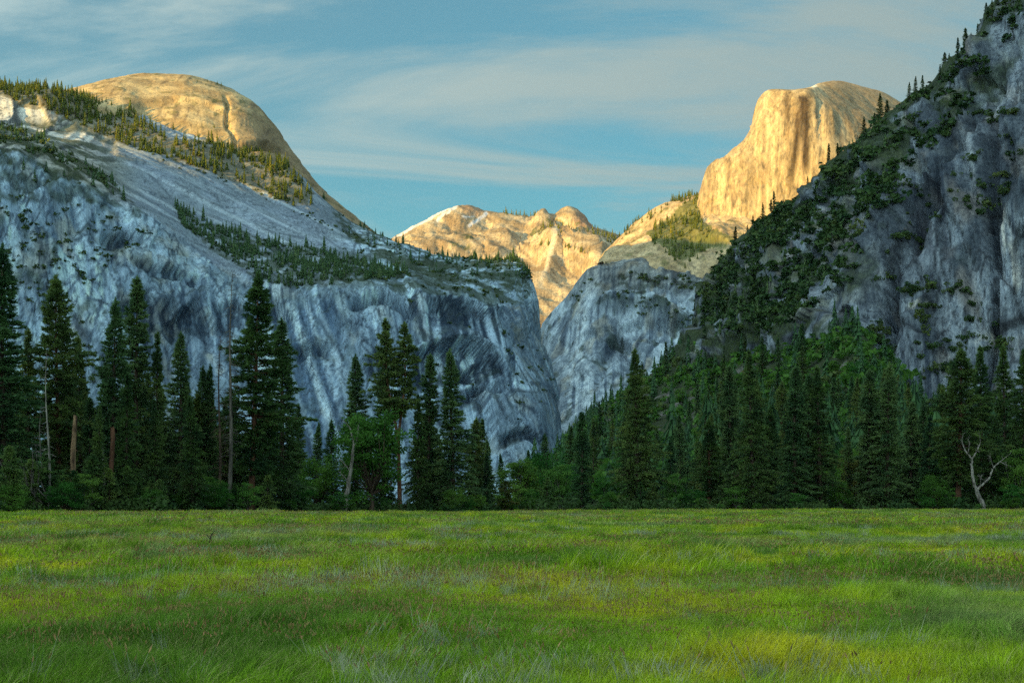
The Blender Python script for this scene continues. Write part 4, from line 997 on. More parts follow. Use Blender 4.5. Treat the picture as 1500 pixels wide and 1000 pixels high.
LEAFY = [
 ('oak_a','oak_tree',545,578,5,1.0,None,'big bright leafy tree in front of the double-topped pine'),
 ('oak_b','oak_tree',468,662,26,1.0,None,'rounded leafy tree left of the white dead trunk'),
 ('oak_b','oak_tree',440,690,20,0.9,None,'low leafy tree beside the big dense fir'),
 ('oak_a','oak_tree',762,662,60,1.1,None,'leafy tree filling the left of the valley gap'),
 ('oak_b','oak_tree',802,654,70,1.0,None,'leafy tree rising highest in the valley gap'),
 ('alder','leafy_tree',760,705,10,1.2,None,'bright green leafy bush tree beside the small lone olive pine'),
 ('alder','leafy_tree',776,712,8,1.0,None,'bright green low bush tree right of the small lone olive pine'),
 ('alder','leafy_tree',820,674,30,1.0,None,'light green leafy tree left of the spire fir in the gap'),
 ('alder','leafy_tree',888,694,14,1.1,None,'light green leafy tree left of the great lone fir'),
 ('alder','leafy_tree',990,688,8,1.0,None,'light green leafy tree right of the great lone fir'),
 ('oak_b','oak_tree',1366,690,10,0.9,None,'round teal-green leafy tree left of the reddish pine trunk'),
 ('oak_a','oak_tree',1362,640,60,1.3,None,'leafy tree behind the round teal-green one'),
 ('alder','leafy_tree',1356,730,2,1.2,None,'tiny bright green bush at the meadow edge near the white stump'),
 ('olive_oak','leafy_tree',1389,712,6,1.0,M_oak,'straggly bush at the foot of the reddish pine'),
 ('olive_oak','leafy_tree',1247,652,30,0.9,None,'yellowish leafy tree between the trio and the two dense firs'),
 ('alder','leafy_tree',1491,648,14,1.0,None,'pale teal leafy tree at the right picture edge'),
 ('oak_b','oak_tree',1470,690,22,0.9,None,'leafy tree behind the right fork of the white dead tree'),
 ('oak_b','oak_tree',1230,700,14,0.9,None,'dark leafy tree right of the close trio of firs'),
]
for kn, nm, px_, top, back, ws, lf, lab in LEAFY:
    Yd = float(edge_y(px_)) + back
    tree(kn, nm, at_ground(px_, Yd), h_for(top, Yd), ws, label=lab, leaf=lf)
# crowded wood behind the front row
MARKS = [(3,'behind the leftmost tall fir'),(88,'behind the open-crowned pine'),(150,'behind the red-brown snag'),(198,'behind the paired narrow fir'),(250,'behind the broad dark fir on the left'),(310,'behind the two bare dead trees'),(367,'behind the tallest pine'),(411,'behind the big dense fir'),
 (627,'behind the narrow fir of the middle group'),(664,'behind the lone spire-shaped fir'),(714,'at the right end of the middle group'),(800,'at the valley gap'),(852,'behind the spire fir in the gap'),(934,'behind the great lone fir'),(997,'just right of the great lone fir'),(1038,'behind the broad dense pine'),(1104,'behind the tall reddish-trunked fir'),(1180,'behind the close trio of firs'),(1240,'behind the yellowish leafy tree'),(1290,'behind the two dense firs'),(1345,'behind the two small firs'),(1403,'behind the tall reddish pine on the right'),(1450,'behind the white forked dead tree'),(1495,'at the right picture edge')]
def near(px_):
    return min(MARKS, key=lambda m: abs(m[0] - px_))[1]
for i in range(150):
    px_ = random.uniform(-160, 455) if i < 86 else random.uniform(600, 720) if i < 96 else random.uniform(1010, 1640)
    lo_t, hi_t = (530, 660) if px_ < 330 else (590, 680)
    Yd = float(edge_y(px_)) + random.uniform(20, 110)
    if 440 < px_ < 600: continue
    kn = random.choice(['fir_a', 'fir_b', 'fir_c', 'fir_d', 'pine_b'])
    inleft = px_ < 460
    tree(kn, 'conifer_tree', at_ground(px_, Yd), h_for(random.uniform(lo_t, hi_t), Yd), random.uniform(1.0, 1.35),
         label='dark conifer crowded into the wood %s' % near(px_),
         group='crowded wood on the left' if inleft else 'crowded wood on the right' if px_ > 800 else 'crowded wood in the middle')
# tall trees outside the frame so that the wood goes on
for px_ in (-60, -130, -210, 1560, 1610, 1680):
    Yd = float(edge_y(px_)) + 15
    tree('fir_a', 'conifer_tree', at_ground(px_, Yd), random.uniform(24, 33), 1.2, label='tall conifer beyond the picture edge', group='conifers beyond the picture edge')

# low leafy shrubs at the meadow's edge
for i in range(64):
    px_ = random.uniform(-40, 1540); Yd = float(edge_y(px_)) + random.uniform(-3, 9)
    kn = random.choice(['alder', 'alder', 'oak_b', 'oak_b', 'young']); hgt = random.choice([1.6, 2.2, 3.0, 4.2, 5.5]) * random.uniform(.85, 1.15)
    tree(kn, 'young_pine' if kn == 'young' else 'leafy_shrub', at_ground(px_, Yd), hgt, random.uniform(1.0, 1.5), cat='bush' if kn != 'young' else 'tree',
         label='%s %s at meadow edge %s' % ('low' if hgt < 2.3 else 'tall' if hgt > 4 else 'mid-size', {'alder': 'light green shrub', 'oak_b': 'dark green shrub', 'young': 'pine sapling'}[kn], near(px_).replace('behind', 'by')), group='shrubs along the meadow edge')
# ------------------------------------------------------------------ dead trees, snags, stump
def bare(name, acc, mat, loc, label, branches=None):
    e = bpy.data.objects.new(name, None); col.objects.link(e); e.location = loc; e['label'] = label; e['category'] = 'dead tree'
    o = link('trunk', acc.mesh(name + '_trunk', [mat], True), e)
    if branches is not None:
        for bm_ in (branches if isinstance(branches, list) else [branches]):
            bo = link('branch' if isinstance(branches, list) else 'branches', bm_.mesh(name + '_branch', [mat], True), e)
            if not isinstance(branches, list): bo['kind'] = 'stuff'
    return e
def dead_spire(seed, H, r, lean, n, ln, mat_needles=None, z0=.2):
    """standing dead conifer: trunk and a brush of short bare limbs"""
    rng = np.random.default_rng(seed); w = Acc(); b = Acc()
    z = np.linspace(0, 1, 16); path = np.stack([lean * z * H + .25 * np.sin(z * 6), 0.2 * np.cos(z * 5), z * H], -1)
    w.add(*tube(path, r * (1 - z * .93), 8))
    for q in range(n):
        t = rng.uniform(z0, .99); p0 = np.array([np.interp(t, z, path[:, i]) for i in range(3)])
        a_ = rng.uniform(0, 6.28); l = ln * (1.15 - t) * rng.uniform(.35, 1.1) + .25
        d = np.array([math.cos(a_), math.sin(a_), rng.uniform(-.45, .2)])
        b.add(*tube([p0, p0 + d * l * .5, p0 + d * l + [0, 0, -.15 * l]], [.055, .035, .014], 3))
        for k in range(2):
            p1 = p0 + d * l * rng.uniform(.4, .9); d2 = unit(d + rng.normal(0, .7, 3)); b.add(*tube([p1, p1 + d2 * l * .3], [.025, .01], 3))
    return w, b
Yd = float(edge_y(338)) + 4
w_, b_ = dead_spire(31, h_for(398, Yd), .38, .021, 120, 2.6)
bare('dead_tree', w_, M_grey, at_ground(334, Yd), 'tall bare dead tree leaning against the tallest pine', b_)
Yd = float(edge_y(320)) + 8
w_, b_ = dead_spire(32, h_for(490, Yd), .30, .02, 110, 2.2, z0=.05)
bare('dead_tree', w_, M_bark, at_ground(319, Yd), 'shorter rust-brown dead tree left of the tall bare one', b_)
Yd = float(edge_y(70)) + 3
w_, b_ = dead_spire(33, h_for(505, Yd), .20, .0, 30, 1.2, z0=.35)
bare('dead_tree', w_, M_white, at_ground(70, Yd), 'thin bleached dead trunk in front of the open pine', b_)
w_, b_ = dead_spire(36, h_for(590, Yd), .16, .01, 22, 1.4, z0=.3)
bare('dead_tree', w_, M_grey, at_ground(60, Yd + 2), 'shorter thin dead trunk left of the bleached one', b_)
Yd = float(edge_y(110)) + 7
a_ = snag(34, h_for(612, Yd), .42, .30, (-.01, 0), 5, 1.0); o = bare('snag', a_, M_orange, at_ground(109, Yd), 'broken snag with peeling orange and white wood on the left')
Yd = float(edge_y(163)) + 8
a_ = snag(35, h_for(626, Yd), .36, .28, (.0, 0), 4, .8); bare('snag', a_, M_red, at_ground(163, Yd), 'broken red-brown snag right of the orange one')
a_ = snag(37, h_for(657, Yd), .20, .12, (.01, 0), 2, .4); bare('snag', a_, M_white, at_ground(151, Yd), 'thin pale snag between the orange and red-brown snags')
a_ = snag(38, h_for(566, 700), .45, .25, (.0, 0), 6, 1.5); bare('snag', a_, M_white, (((1136 - 750) / F) * 700, 700, 0), 'pale dead pole among the firs left of the close trio')
rng = np.random.default_rng(41)
Yd = float(edge_y(506)) + 2; u = Yd / F; bx_, by_, bz_ = at_ground(506, Yd)
def q_(px_, py_, dy=0.0): return ((px_ - 506) * u, dy, CH + (HY - py_) * u - bz_)
segs = [([q_(506, 750), q_(509, 715), q_(515, 680), q_(518, 655), q_(514, 630), q_(503, 615)], [.50, .36, .27, .2, .12, .05]),
        ([q_(511, 705), q_(503, 697, -.5), q_(497, 690, -.8)], [.12, .08, .03]), ([q_(513, 690), q_(503, 678, .6), q_(495, 672, .8)], [.10, .06, .02]),
        ([q_(517, 660), q_(524, 640, -.6), q_(526, 622, -.9)], [.12, .08, .03])]
bare('dead_tree', limb_tree(segs[:1], rng, 0), M_white, (bx_, by_, bz_), 'white leaning dead trunk left of the big bright leafy tree', [limb_tree([s_], rng, 9, 1.0) for s_ in segs[1:]])
Yd = float(edge_y(1442)) + 1; u = Yd / F; bx_, by_, bz_ = at_ground(1443, Yd)
def q_(px_, py_, dy=0.0): return ((px_ - 1443) * u, dy, CH + (HY - py_) * u - bz_)
segs = [([q_(1443, 750), q_(1437, 735), q_(1431, 719)], [.62, .50, .42]),
        ([q_(1431, 719), q_(1425, 700), q_(1423, 682), q_(1424, 670)], [.36, .30, .26, .20]), ([q_(1424, 672), q_(1415, 660, .3), q_(1410, 645, .4), q_(1412, 634, .3)], [.20, .14, .08, .03]),
        ([q_(1424, 672), q_(1430, 660, -.4), q_(1435, 648, -.5), q_(1433, 634, -.6)], [.17, .12, .07, .02]), ([q_(1418, 663), q_(1421, 650, .6), q_(1419, 641, .7)], [.09, .06, .02]),
        ([q_(1430, 719), q_(1438, 710, -.2), q_(1449, 698, -.4), q_(1454, 685, -.5), q_(1464, 676, -.6), q_(1477, 665, -.8)], [.28, .24, .18, .14, .09, .03]),
        ([q_(1454, 684, -.5), q_(1450, 673, -.8), q_(1449, 664, -.8)], [.09, .06, .02]), ([q_(1464, 676, -.6), q_(1470, 680, -1), q_(1476, 682, -1.2)], [.06, .04, .02]), ([q_(1436, 711, -.2), q_(1435, 703, -.6), q_(1437, 695, -.7)], [.12, .08, .03])]
bare('dead_tree', limb_tree(segs[:2], rng, 0), M_white, (bx_, by_, bz_), 'white forked dead tree at the meadow edge on the right', [limb_tree([s_], rng, 7, 1.0) for s_ in segs[2:]])
a_ = snag(44, 1.9, .35, .10, (-.12, 0), 0); o = bare('stump', a_, M_white, at_ground(1407, Yd), 'small white pointed stump left of the forked dead tree'); o['category'] = 'stump'
a_ = Acc()
for k in range(26):
    x0 = rng.uniform(-2.2, 2.2); d = np.array([rng.uniform(-1, .4), rng.uniform(-.6, .6), rng.uniform(.5, 1.3)]); l = rng.uniform(1.5, 4.5)
    p0 = np.array([x0, rng.uniform(-1, 1), rng.uniform(0, 2)])
    a_.add(*tube([p0, p0 + d * l * .5 + rng.normal(0, .2, 3), p0 + d * l], [.07, .045, .015], 4))
e = link('brush_pile', a_.mesh('brush_pile', [M_grey], True)); e.location = P(46, 684, float(edge_y(46)) + 4) + np.array([0, 0, -3]); e['label'] = 'tangle of bare grey branches behind the young pines'; e['category'] = 'branches'
e.location.z = 0; e.scale = (1.2, 1.2, 1.75)
print('front trees', round(time.time() - T_START, 1))

# ------------------------------------------------------------------ trees on the slopes
def pick(name, poly, n, rng, min_up=-1.0, jitter=0.0):
    S, px, py, nr = SURF[name]
    m = inside(px, py, poly) & (nr[..., 2] > min_up) & (nr[..., 1] < 0.35)
    if name == 'right_cliff': m &= py > np.interp(px, [t[0] for t in rt], [t[1] for t in rt]) - 4
    idx = np.argwhere(m)
    if len(idx) == 0: return np.zeros((0, 3))
    q = S[idx[:, 0], idx[:, 1]]; w = np.exp(2.2 * fbm(q[:, 0] / 45, q[:, 1] / 60, q[:, 2] / 45, 2)); w /= w.sum()     # stands and gaps
    k = rng.choice(len(idx), min(n, len(idx)), replace=False, p=w)
    return S[idx[k, 0], idx[k, 1]]
rng = np.random.default_rng(77)
hill_poly = [(770,742),(800,700),(830,655),(870,610),(930,575),(985,525),(1030,490),(1100,512),(1180,520),(1215,500),(1250,485),(1290,520),(1325,590),(1450,632),(1520,650),(1520,742)]
pts = pick('hill', hill_poly, 330, rng)
pts = pts[np.argsort(pts[:, 1])]
n_h = 0
for p in pts:
    px_, py_ = to_px(p)
    r = rng.random()
    green = inside(np.array([px_]), np.array([py_]), [(1190,560),(1210,500),(1250,480),(1290,500),(1320,560),(1300,620),(1210,600)])[0]
    if green or r < 0.42:
        kn = 'oak_a' if rng.random() < .5 else 'oak_b'
        h = rng.uniform(11, 19); olive = (not green) and rng.random() < .18
        hi_ = 'high on' if py_ < 600 else 'low on' if py_ > 690 else 'halfway up'
        lab = ('tall' if h > 15 else 'small') + ' bright green oak in the leafy patch below the grey wall' if green else ('olive' if olive else 'rounded green') + ' tree %s the slope %s' % (hi_, near(px_))
        grp = 'oaks in the green patch' if green else 'olive trees on the wooded slope' if olive else 'leafy trees on the wooded slope'
        tree(kn, 'oak_tree', p - np.array([0, 0, .6]), h, rng.uniform(.9, 1.3), rot=rng.uniform(0, 6.28), label=lab, group=grp, leaf=M_olive if olive else M_light if green and rng.random() < .35 else None)
    else:
        kn = ['fir_a', 'fir_b', 'fir_c', 'fir_d', 'pine_b'][rng.integers(5)]
        hi_ = 'high on' if py_ < 600 else 'low on' if py_ > 690 else 'halfway up'; hh_ = rng.uniform(20, 38)
        tree(kn, 'conifer_tree', p - np.array([0, 0, .6]), hh_, rng.uniform(1.0, 1.35), rot=rng.uniform(0, 6.28), label='%s conifer %s the slope %s' % ('tall dark' if hh_ > 29 else 'smaller dark', hi_, near(px_)), group='conifers on the wooded slope')
    n_h += 1

LEFT_SLOPE = [(800,702),(830,655),(870,610),(930,575),(985,525),(1030,490),(1060,520),(1000,580),(930,640),(860,690)]
hill_scrub = np.concatenate([pick('hill', hill_poly, 900, rng), pick('hill', LEFT_SLOPE, 500, rng)])
# low-polygon conifers and bushes for the far ledges
def far_conifer(seed, H=20.0, Rr=.17, LN=17, KN=9):
    r = np.random.default_rng(seed); a = Acc()
    for L in range(LN):
        t = L / LN; z = H * (.06 + .9 * t); rad = Rr * H * (1 - t) ** .8 * r.uniform(.75, 1.15) + .25
        for k in range(KN):
            an = r.uniform(0, 6.28); d = np.array([math.cos(an), math.sin(an), 0]); s = np.array([-d[1], d[0], 0])
            tip = d * rad * r.uniform(.7, 1.2) + [0, 0, z - rad * .25]
            c0 = d * rad * .15 + [0, 0, z + .10 * H]
            a.add(np.array([c0, tip + s * rad * .34, tip - s * rad * .34 + [0, 0, -.3]]), np.array([[0, 1, 2]]))
    a.add(*tube([[0, 0, -1], [0, 0, H * .6], [0, 0, H * .99]], [H * .014, H * .008, .04], 3))
    return a
def far_bush(seed, r0=4.0, n=210, ls=.17):
    r = np.random.default_rng(seed)
    lob = r.normal(size=(9, 3)) * [.55, .55, .28] * r0 + [0, 0, r0 * .5]
    c = lob[r.integers(0, 9, n)] + unit(r.normal(size=(n, 3))) * r0 * .42 * r.uniform(.6, 1, (n, 1)) * [1, 1, .8]
    nrm = unit(r.normal(size=(n, 3)) + [0, 0, .5]); aa = unit(np.cross(nrm, r.normal(size=(n, 3)))); bb = np.cross(nrm, aa)
    s = r0 * ls * r.uniform(.6, 1.4, (n, 1))
    V = np.stack([c - aa * s, c + bb * s * .7, c + aa * s, c - bb * s * .7], 1).reshape(-1, 3)
    a = Acc(); a.add(V, np.arange(n * 4).reshape(-1, 4)); return a
FC = [far_conifer(s, 20.0 * f, r_) for s, f, r_ in ((0, 1, .17), (1, .8, .22), (2, 1.15, .13), (3, .65, .25), (4, 1, .19), (5, 1.3, .15))]; FB = [far_bush(s) for s in range(5)]
FCm = [a.mesh('far_conifer', [M_sunleaf]) for a in FC]; FDm = [a.mesh('far_conifer_shade', [M_fir]) for a in FC]; FBm = [a.mesh('ledge_bush', [M_bush]) for a in FB]  # same conifers twice: golden needles for lit belts, darker ones for shaded ledges
FCa = [far_conifer(s, 20.0 * f, r_, LN=12, KN=7).arrays() for s, f, r_ in ((0, 1, .17), (1, .8, .22), (2, 1.15, .13), (3, .6, .27), (4, 1, .19), (5, 1.3, .15))]; FBa = [far_bush(s, 4.0, 44, .36).arrays() for s in range(8)]
def scatter_stuff(name, pts, lib, smin, smax, mat, label, sink=.5):
    Vs, Fs, n = [], [], 0
    for p in pts:
        V, T = lib[rng.integers(len(lib))]; s = rng.uniform(smin, smax); an = rng.uniform(0, 6.28)
        c, q = math.cos(an), math.sin(an); w = s * rng.uniform(.85, 1.2)
        Vs.append(np.stack([(V[:, 0] * c - V[:, 1] * q) * w, (V[:, 0] * q + V[:, 1] * c) * w, V[:, 2] * s - sink], -1) + p); Fs.append(T + n); n += len(V)
    if not Vs: return
    link(name, mesh_np(name, np.concatenate(Vs), np.concatenate(Fs), [mat], smooth=False), kind='stuff', label=label)
def scatter_things(name, pts, meshes, smin, smax, label, cat, group, sink=.5, order=None):
    for p in pts:
        s = rng.uniform(smin, smax)
        o = bpy.data.objects.new(name, meshes[rng.integers(len(meshes))]); col.objects.link(o)
        o.location = p - np.array([0, 0, sink]); w = s * rng.uniform(.85, 1.2); o.scale = (w, w, s); o.rotation_euler = (0, 0, rng.uniform(0, 6.28))
        qx, qy = to_px(np.array(p)); o['label'] = label(float(qx), float(qy), s) if callable(label) else label; o['category'] = cat; o['group'] = group
BELT = [(-60,110),(0,108),(60,132),(105,140),(200,170),(250,206),(330,206),(415,236),(458,285),(455,303),(430,302),(350,268),(280,243),(200,218),(130,190),(60,158),(0,140),(-60,135)]
SHELF = [(255,300),(300,322),(380,352),(450,362),(540,385),(600,402),(560,412),(520,412),(440,424),(380,410),(330,378),(270,338)]
RIDGE = [(470,277),(530,325),(600,368),(700,377),(772,380),(778,405),(740,425),(640,402),(560,378),(500,333)]
RAMP = [(-60,180),(0,180),(60,200),(130,240),(170,272),(195,305),(180,312),(120,290),(60,270),(0,262),(-60,250)]
b_pts = pick('royal_cliff', BELT, 3000, rng)
scatter_things('belt_conifer', b_pts[:230], FCm, .9, 1.4, lambda x, y, s: '%s sunlit conifer in the gold belt %s' % ('taller' if s > 1.15 else 'shorter', 'at the left picture edge' if x < 50 else 'left of the rounded dome' if x < 130 else 'below the left flank of the dome' if x < 220 else 'below the middle of the dome' if x < 310 else 'below the crack of the dome' if x < 380 else 'at its right end below the dome'), 'tree', 'conifers in the sunlit belt')
scatter_stuff('belt_forest', np.concatenate([b_pts[230:], pick('dome', [(105,150),(200,175),(330,208),(420,238),(455,290),(430,300),(300,240),(105,185)], 160, rng)]), FCa, .55, 1.1, M_sunleaf, 'golden lit conifers crowding the belt below the dome')
s_pts = pick('royal_cliff', SHELF, 700, rng)
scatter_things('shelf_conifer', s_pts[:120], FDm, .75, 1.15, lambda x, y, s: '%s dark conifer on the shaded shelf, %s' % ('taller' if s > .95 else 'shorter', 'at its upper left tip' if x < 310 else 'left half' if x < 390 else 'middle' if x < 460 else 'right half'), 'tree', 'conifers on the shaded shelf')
scatter_stuff('shelf_forest', s_pts[120:], FCa, .5, 1.0, M_fir, 'dark wood on the shelf between slab and cliff')  # darker needles put the shelf's shade into the colour
r_pts = pick('royal_cliff', RIDGE, 620, rng)
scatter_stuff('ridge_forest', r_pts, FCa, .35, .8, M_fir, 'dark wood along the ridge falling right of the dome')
crest = pick('royal_cliff', [(470,268),(530,316),(600,360),(700,372),(772,374),(772,386),(700,386),(600,378),(530,336),(470,290)], 60, rng)
scatter_things('crest_conifer', crest, FDm, .6, 1.0, lambda x, y, s: '%s dark conifer on the crest %s' % ('taller' if s > .8 else 'shorter', 'just under the dome' if x < 540 else 'halfway down right of the dome' if x < 620 else 'against the far gold ridge' if x < 710 else 'on top of the dark column'), 'tree', 'conifers on the crest right of the dome')
p_ = pick('royal_cliff', RAMP, 260, rng)
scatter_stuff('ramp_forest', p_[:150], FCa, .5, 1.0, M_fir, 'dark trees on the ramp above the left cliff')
scatter_stuff('ramp_bushes', p_[150:], FBa, .8, 2.0, M_bush, 'dark bushes on the ramp above the left cliff')
scatter_stuff('cliff_bushes', np.concatenate([pick('royal_cliff', [(-20,280),(120,300),(230,340),(120,420),(60,380),(-20,340)], 110, rng, .35), pick('royal_cliff', [(-20,350),(60,390),(120,460),(160,560),(-20,560)], 70, rng, .3), pick('royal_cliff', [(560,420),(830,420),(830,640),(700,640)], 60, rng, .38)]), FBa, .5, 1.5, M_bush, 'scattered bushes on the ledges of the great cliff')
scatter_stuff('slab_edge_bushes', np.concatenate([pick('royal_cliff', [(190,205),(330,255),(450,305),(540,352),(540,362),(440,316),(320,268),(190,222)], 130, rng), pick('royal_cliff', [(480,330),(640,400),(700,405),(720,440),(600,420),(520,400)], 130, rng)]), FBa, .5, 1.3, M_bush, 'low bushes along the edges of the bare slab')
scatter_stuff('dome_trees', pick('dome', [(270,112),(330,126),(380,160),(350,150),(300,125)], 26, rng), FCa, .2, .4, M_sunleaf, 'tiny trees on the crown of the rounded dome')
fr = np.concatenate([pick('ridge', [(835,342),(860,332),(880,338),(905,345),(930,350),(930,366),(890,360),(860,350)], 150, rng), pick('ridge', [(775,345),(800,330),(830,330),(860,345),(830,350)], 90, rng), pick('ridge', [(735,311),(790,315),(790,321),(735,317)], 30, rng), pick('ridge', [(785,360),(815,356),(870,368),(870,375),(815,362)], 60, rng)])
scatter_stuff('far_ridge_forest', fr, FCa, .9, 1.8, M_sunleaf, 'tiny trees in the hollows of the distant gold ridge')
SHO = [(948,352),(962,330),(985,318),(1010,300),(1030,284),(1028,322),(1045,348),(1040,362),(1022,385),(1000,395),(975,370)]
p_ = pick('shoulder', SHO, 330, rng)
scatter_things('shoulder_conifer', p_[:70], FCm, 1.0, 1.7, lambda x, y, s: '%s sunlit conifer on the shoulder, %s' % ('taller' if s > 1.35 else 'shorter', 'left edge of the stand' if x < 970 else 'middle of the stand' if x < 1005 else 'next to the sheer dome'), 'tree', 'conifers on the sunlit shoulder')
scatter_stuff('shoulder_forest', np.concatenate([p_[70:], pick('shoulder', [(905,352),(935,322),(985,294),(1030,280),(1030,292),(985,304),(940,330),(910,358)], 110, rng)]), FCa, .7, 1.4, M_sunleaf, 'gold lit wood on the shoulder left of the sheer dome')
p_ = np.concatenate([pick('lower_cliff', [(880,428),(910,424),(960,436),(1020,460),(1020,480),(950,466),(900,456)], 150, rng), pick('lower_cliff', [(895,392),(960,398),(1050,412),(1050,436),(960,416)], 130, rng), pick('lower_cliff', [(835,440),(850,412),(862,400),(868,410),(846,450)], 30, rng)])
scatter_stuff('lower_cliff_bushes', p_, FBa, .9, 2.0, M_bush, 'dark bushes on the ledges of the shaded lower cliff')
# the right ridge
SLOPE = [(1028,480),(1032,424),(1050,402),(1086,358),(1130,320),(1188,284),(1248,222),(1290,190),(1345,150),(1388,110),(1442,55),(1472,0),(1500,-30),(1500,40),(1452,110),(1400,190),(1340,260),(1300,330),(1255,400),(1200,450),(1120,490),(1060,500)]
p_ = pick('right_cliff', SLOPE, 2500, rng)
scatter_things('ledge_bush', p_[:150], FBm, 1.2, 2.6, lambda x, y, s: '%s dark evergreen bush on the right ridge, %s' % ('large' if s > 1.9 else 'small', 'near its top' if y < 130 else 'below the sheer dome top' if y < 220 else 'in front of the sheer dome' if y < 300 else 'in front of the shoulder' if y < 380 else 'at its lower left end' if x < 1120 else 'above the wooded slope'), 'bush', 'bushes on the right ridge', .8)
scatter_stuff('ridge_scrub', p_[150:], FBa, .7, 2.0, M_bush, 'dark scrub covering the right ridge')
WALLB = [([(1390,150),(1500,170),(1500,290),(1430,330),(1390,260)], 90), ([(1290,280),(1400,250),(1420,330),(1330,420),(1270,420)], 60), ([(1330,430),(1400,400),(1470,480),(1440,560),(1340,560)], 36), ([(1270,470),(1300,470),(1310,600),(1285,600)], 30), ([(1330,420),(1375,410),(1375,450),(1335,450)], 16), ([(1450,470),(1475,470),(1475,520),(1450,520)], 10)]
scatter_things('wall_bush', np.concatenate([pick('right_cliff', q, n, rng, .12) for q, n in WALLB]), FBm, .6, 1.5, lambda x, y, s: '%s green bush on the near grey wall, %s' % ('large' if s > 1.05 else 'small', 'high ledge at the right picture edge' if y < 230 and x > 1430 else 'high ledge beside the gully' if y < 260 else 'in the middle of the wall' if y < 350 and x > 1370 else 'in the gully beside the bushy ridge' if y < 430 and x < 1370 else 'low on the wall above the reddish pine' if x > 1370 else 'in the crack above the two small firs'), 'bush', 'bushes on the near grey wall', .8)
sky_pts = [(1115,322),(1131,300),(1127,312),(1172,302),(1185,292),(1212,250),(1226,240),(1268,212),(1287,192),(1281,205),(1300,186),(1330,160),(1338,152),(1352,150),(1384,118),(1376,128),(1392,112),(1405,98),(1416,88),(1424,80),(1432,70),(1444,52),(1450,45),(1462,20),(1452,35),(1092,356),(1078,366),(1100,345)]
S_, px2, py2, _ = SURF['right_cliff']
for k, (x_, y_) in enumerate(sky_pts):
    m = (py2 - y_ > -12) & (np.abs(px2 - x_) < 3); idx = np.argwhere(m)
    if not len(idx): continue
    sub = S_[idx[:, 0], idx[:, 1]]; sy = py2[idx[:, 0], idx[:, 1]]
    p = sub[np.argmin(sy)]
    h = rng.uniform(17, 27) * (1.15 if x_ in (1131, 1268, 1287, 1416, 1444, 1384) else .8)
    tree(['fir_d', 'fir_b', 'pine_b', 'fir_d'][k % 4], 'ridge_pine', p - np.array([0, 0, 2.0]), h, 1.25, rot=rng.uniform(0, 6.28), label='%s dark pine on the right skyline, %s' % ('tall' if h > 22 else 'short', 'at its lower end' if x_ < 1120 else 'in front of the foot of the sheer dome' if x_ < 1200 else 'in front of the sheer face' if x_ < 1275 else 'under the rounded back of the sheer dome' if x_ < 1345 else 'against open sky midway' if x_ < 1400 else 'against open sky near the top'), group='pines on the right skyline')

scatter_stuff('belt_scrub', pick('royal_cliff', BELT, 620, rng), FBa, .5, 1.3, M_sunleaf, 'gold lit scrub between the trees of the belt')
scatter_stuff('shelf_scrub', np.concatenate([pick('royal_cliff', SHELF, 520, rng), pick('royal_cliff', RIDGE, 420, rng), pick('royal_cliff', [(640,372),(700,375),(778,378),(788,412),(745,434),(690,416),(640,404)], 330, rng)]), FBa, .5, 1.2, M_bush, 'dark scrub between the trees of the shaded shelf and ridge')
scatter_stuff('ridge_trees', pick('right_cliff', SLOPE, 260, rng), FCa, .45, .85, M_fir, 'dark small conifers mixed into the scrub of the right ridge')
scatter_stuff('skyline_scrub', pick('right_cliff', [(1030,440),(1050,398),(1086,352),(1130,314),(1188,278),(1248,216),(1290,184),(1345,144),(1388,104),(1442,48),(1472,-8),(1486,0),(1450,75),(1395,135),(1300,212),(1255,250),(1195,310),(1135,350),(1090,390),(1050,440)], 420, rng), FBa, .8, 2.0, M_bush, 'dark scrub along the skyline of the right ridge')
scatter_stuff('slope_forest', np.concatenate([pick('hill', hill_poly, 420, rng), pick('hill', LEFT_SLOPE, 170, rng)]), FCa, .9, 1.5, M_fir, 'dark conifers massed on the wooded slope', .6)
scatter_stuff('slope_leafy_wood', np.concatenate([pick('hill', hill_poly, 620, rng), pick('hill', LEFT_SLOPE, 200, rng), pick('hill', [(1000,560),(1060,515),(1180,515),(1250,488),(1325,590),(1300,650),(1000,640)], 260, rng)]), FBa, 1.0, 2.3, M_oak, 'green leafy crowns massed on the wooded slope', -2)
scatter_stuff('slope_scrub', hill_scrub, FBa, .6, 1.6, M_bush, 'dark scrub between the trees of the wooded slope', .6)
# low growth at the meadow's edge
us = []
for k in range(620):
    px_ = rng.uniform(-150, 1640); Yd = float(edge_y(px_)) + rng.uniform(-5, 26) + 5 * float(noise(px_ / 60, .5, .5))
    us.append(at_ground(px_, Yd))
scatter_stuff('undergrowth', np.array(us[:420]), [far_bush(s, 4.0, 120, .13).arrays() for s in range(20, 26)], .14, .6, M_bush, 'dark low undergrowth along the foot of the trees', .1)
print('slope trees', round(time.time() - T_START, 1))

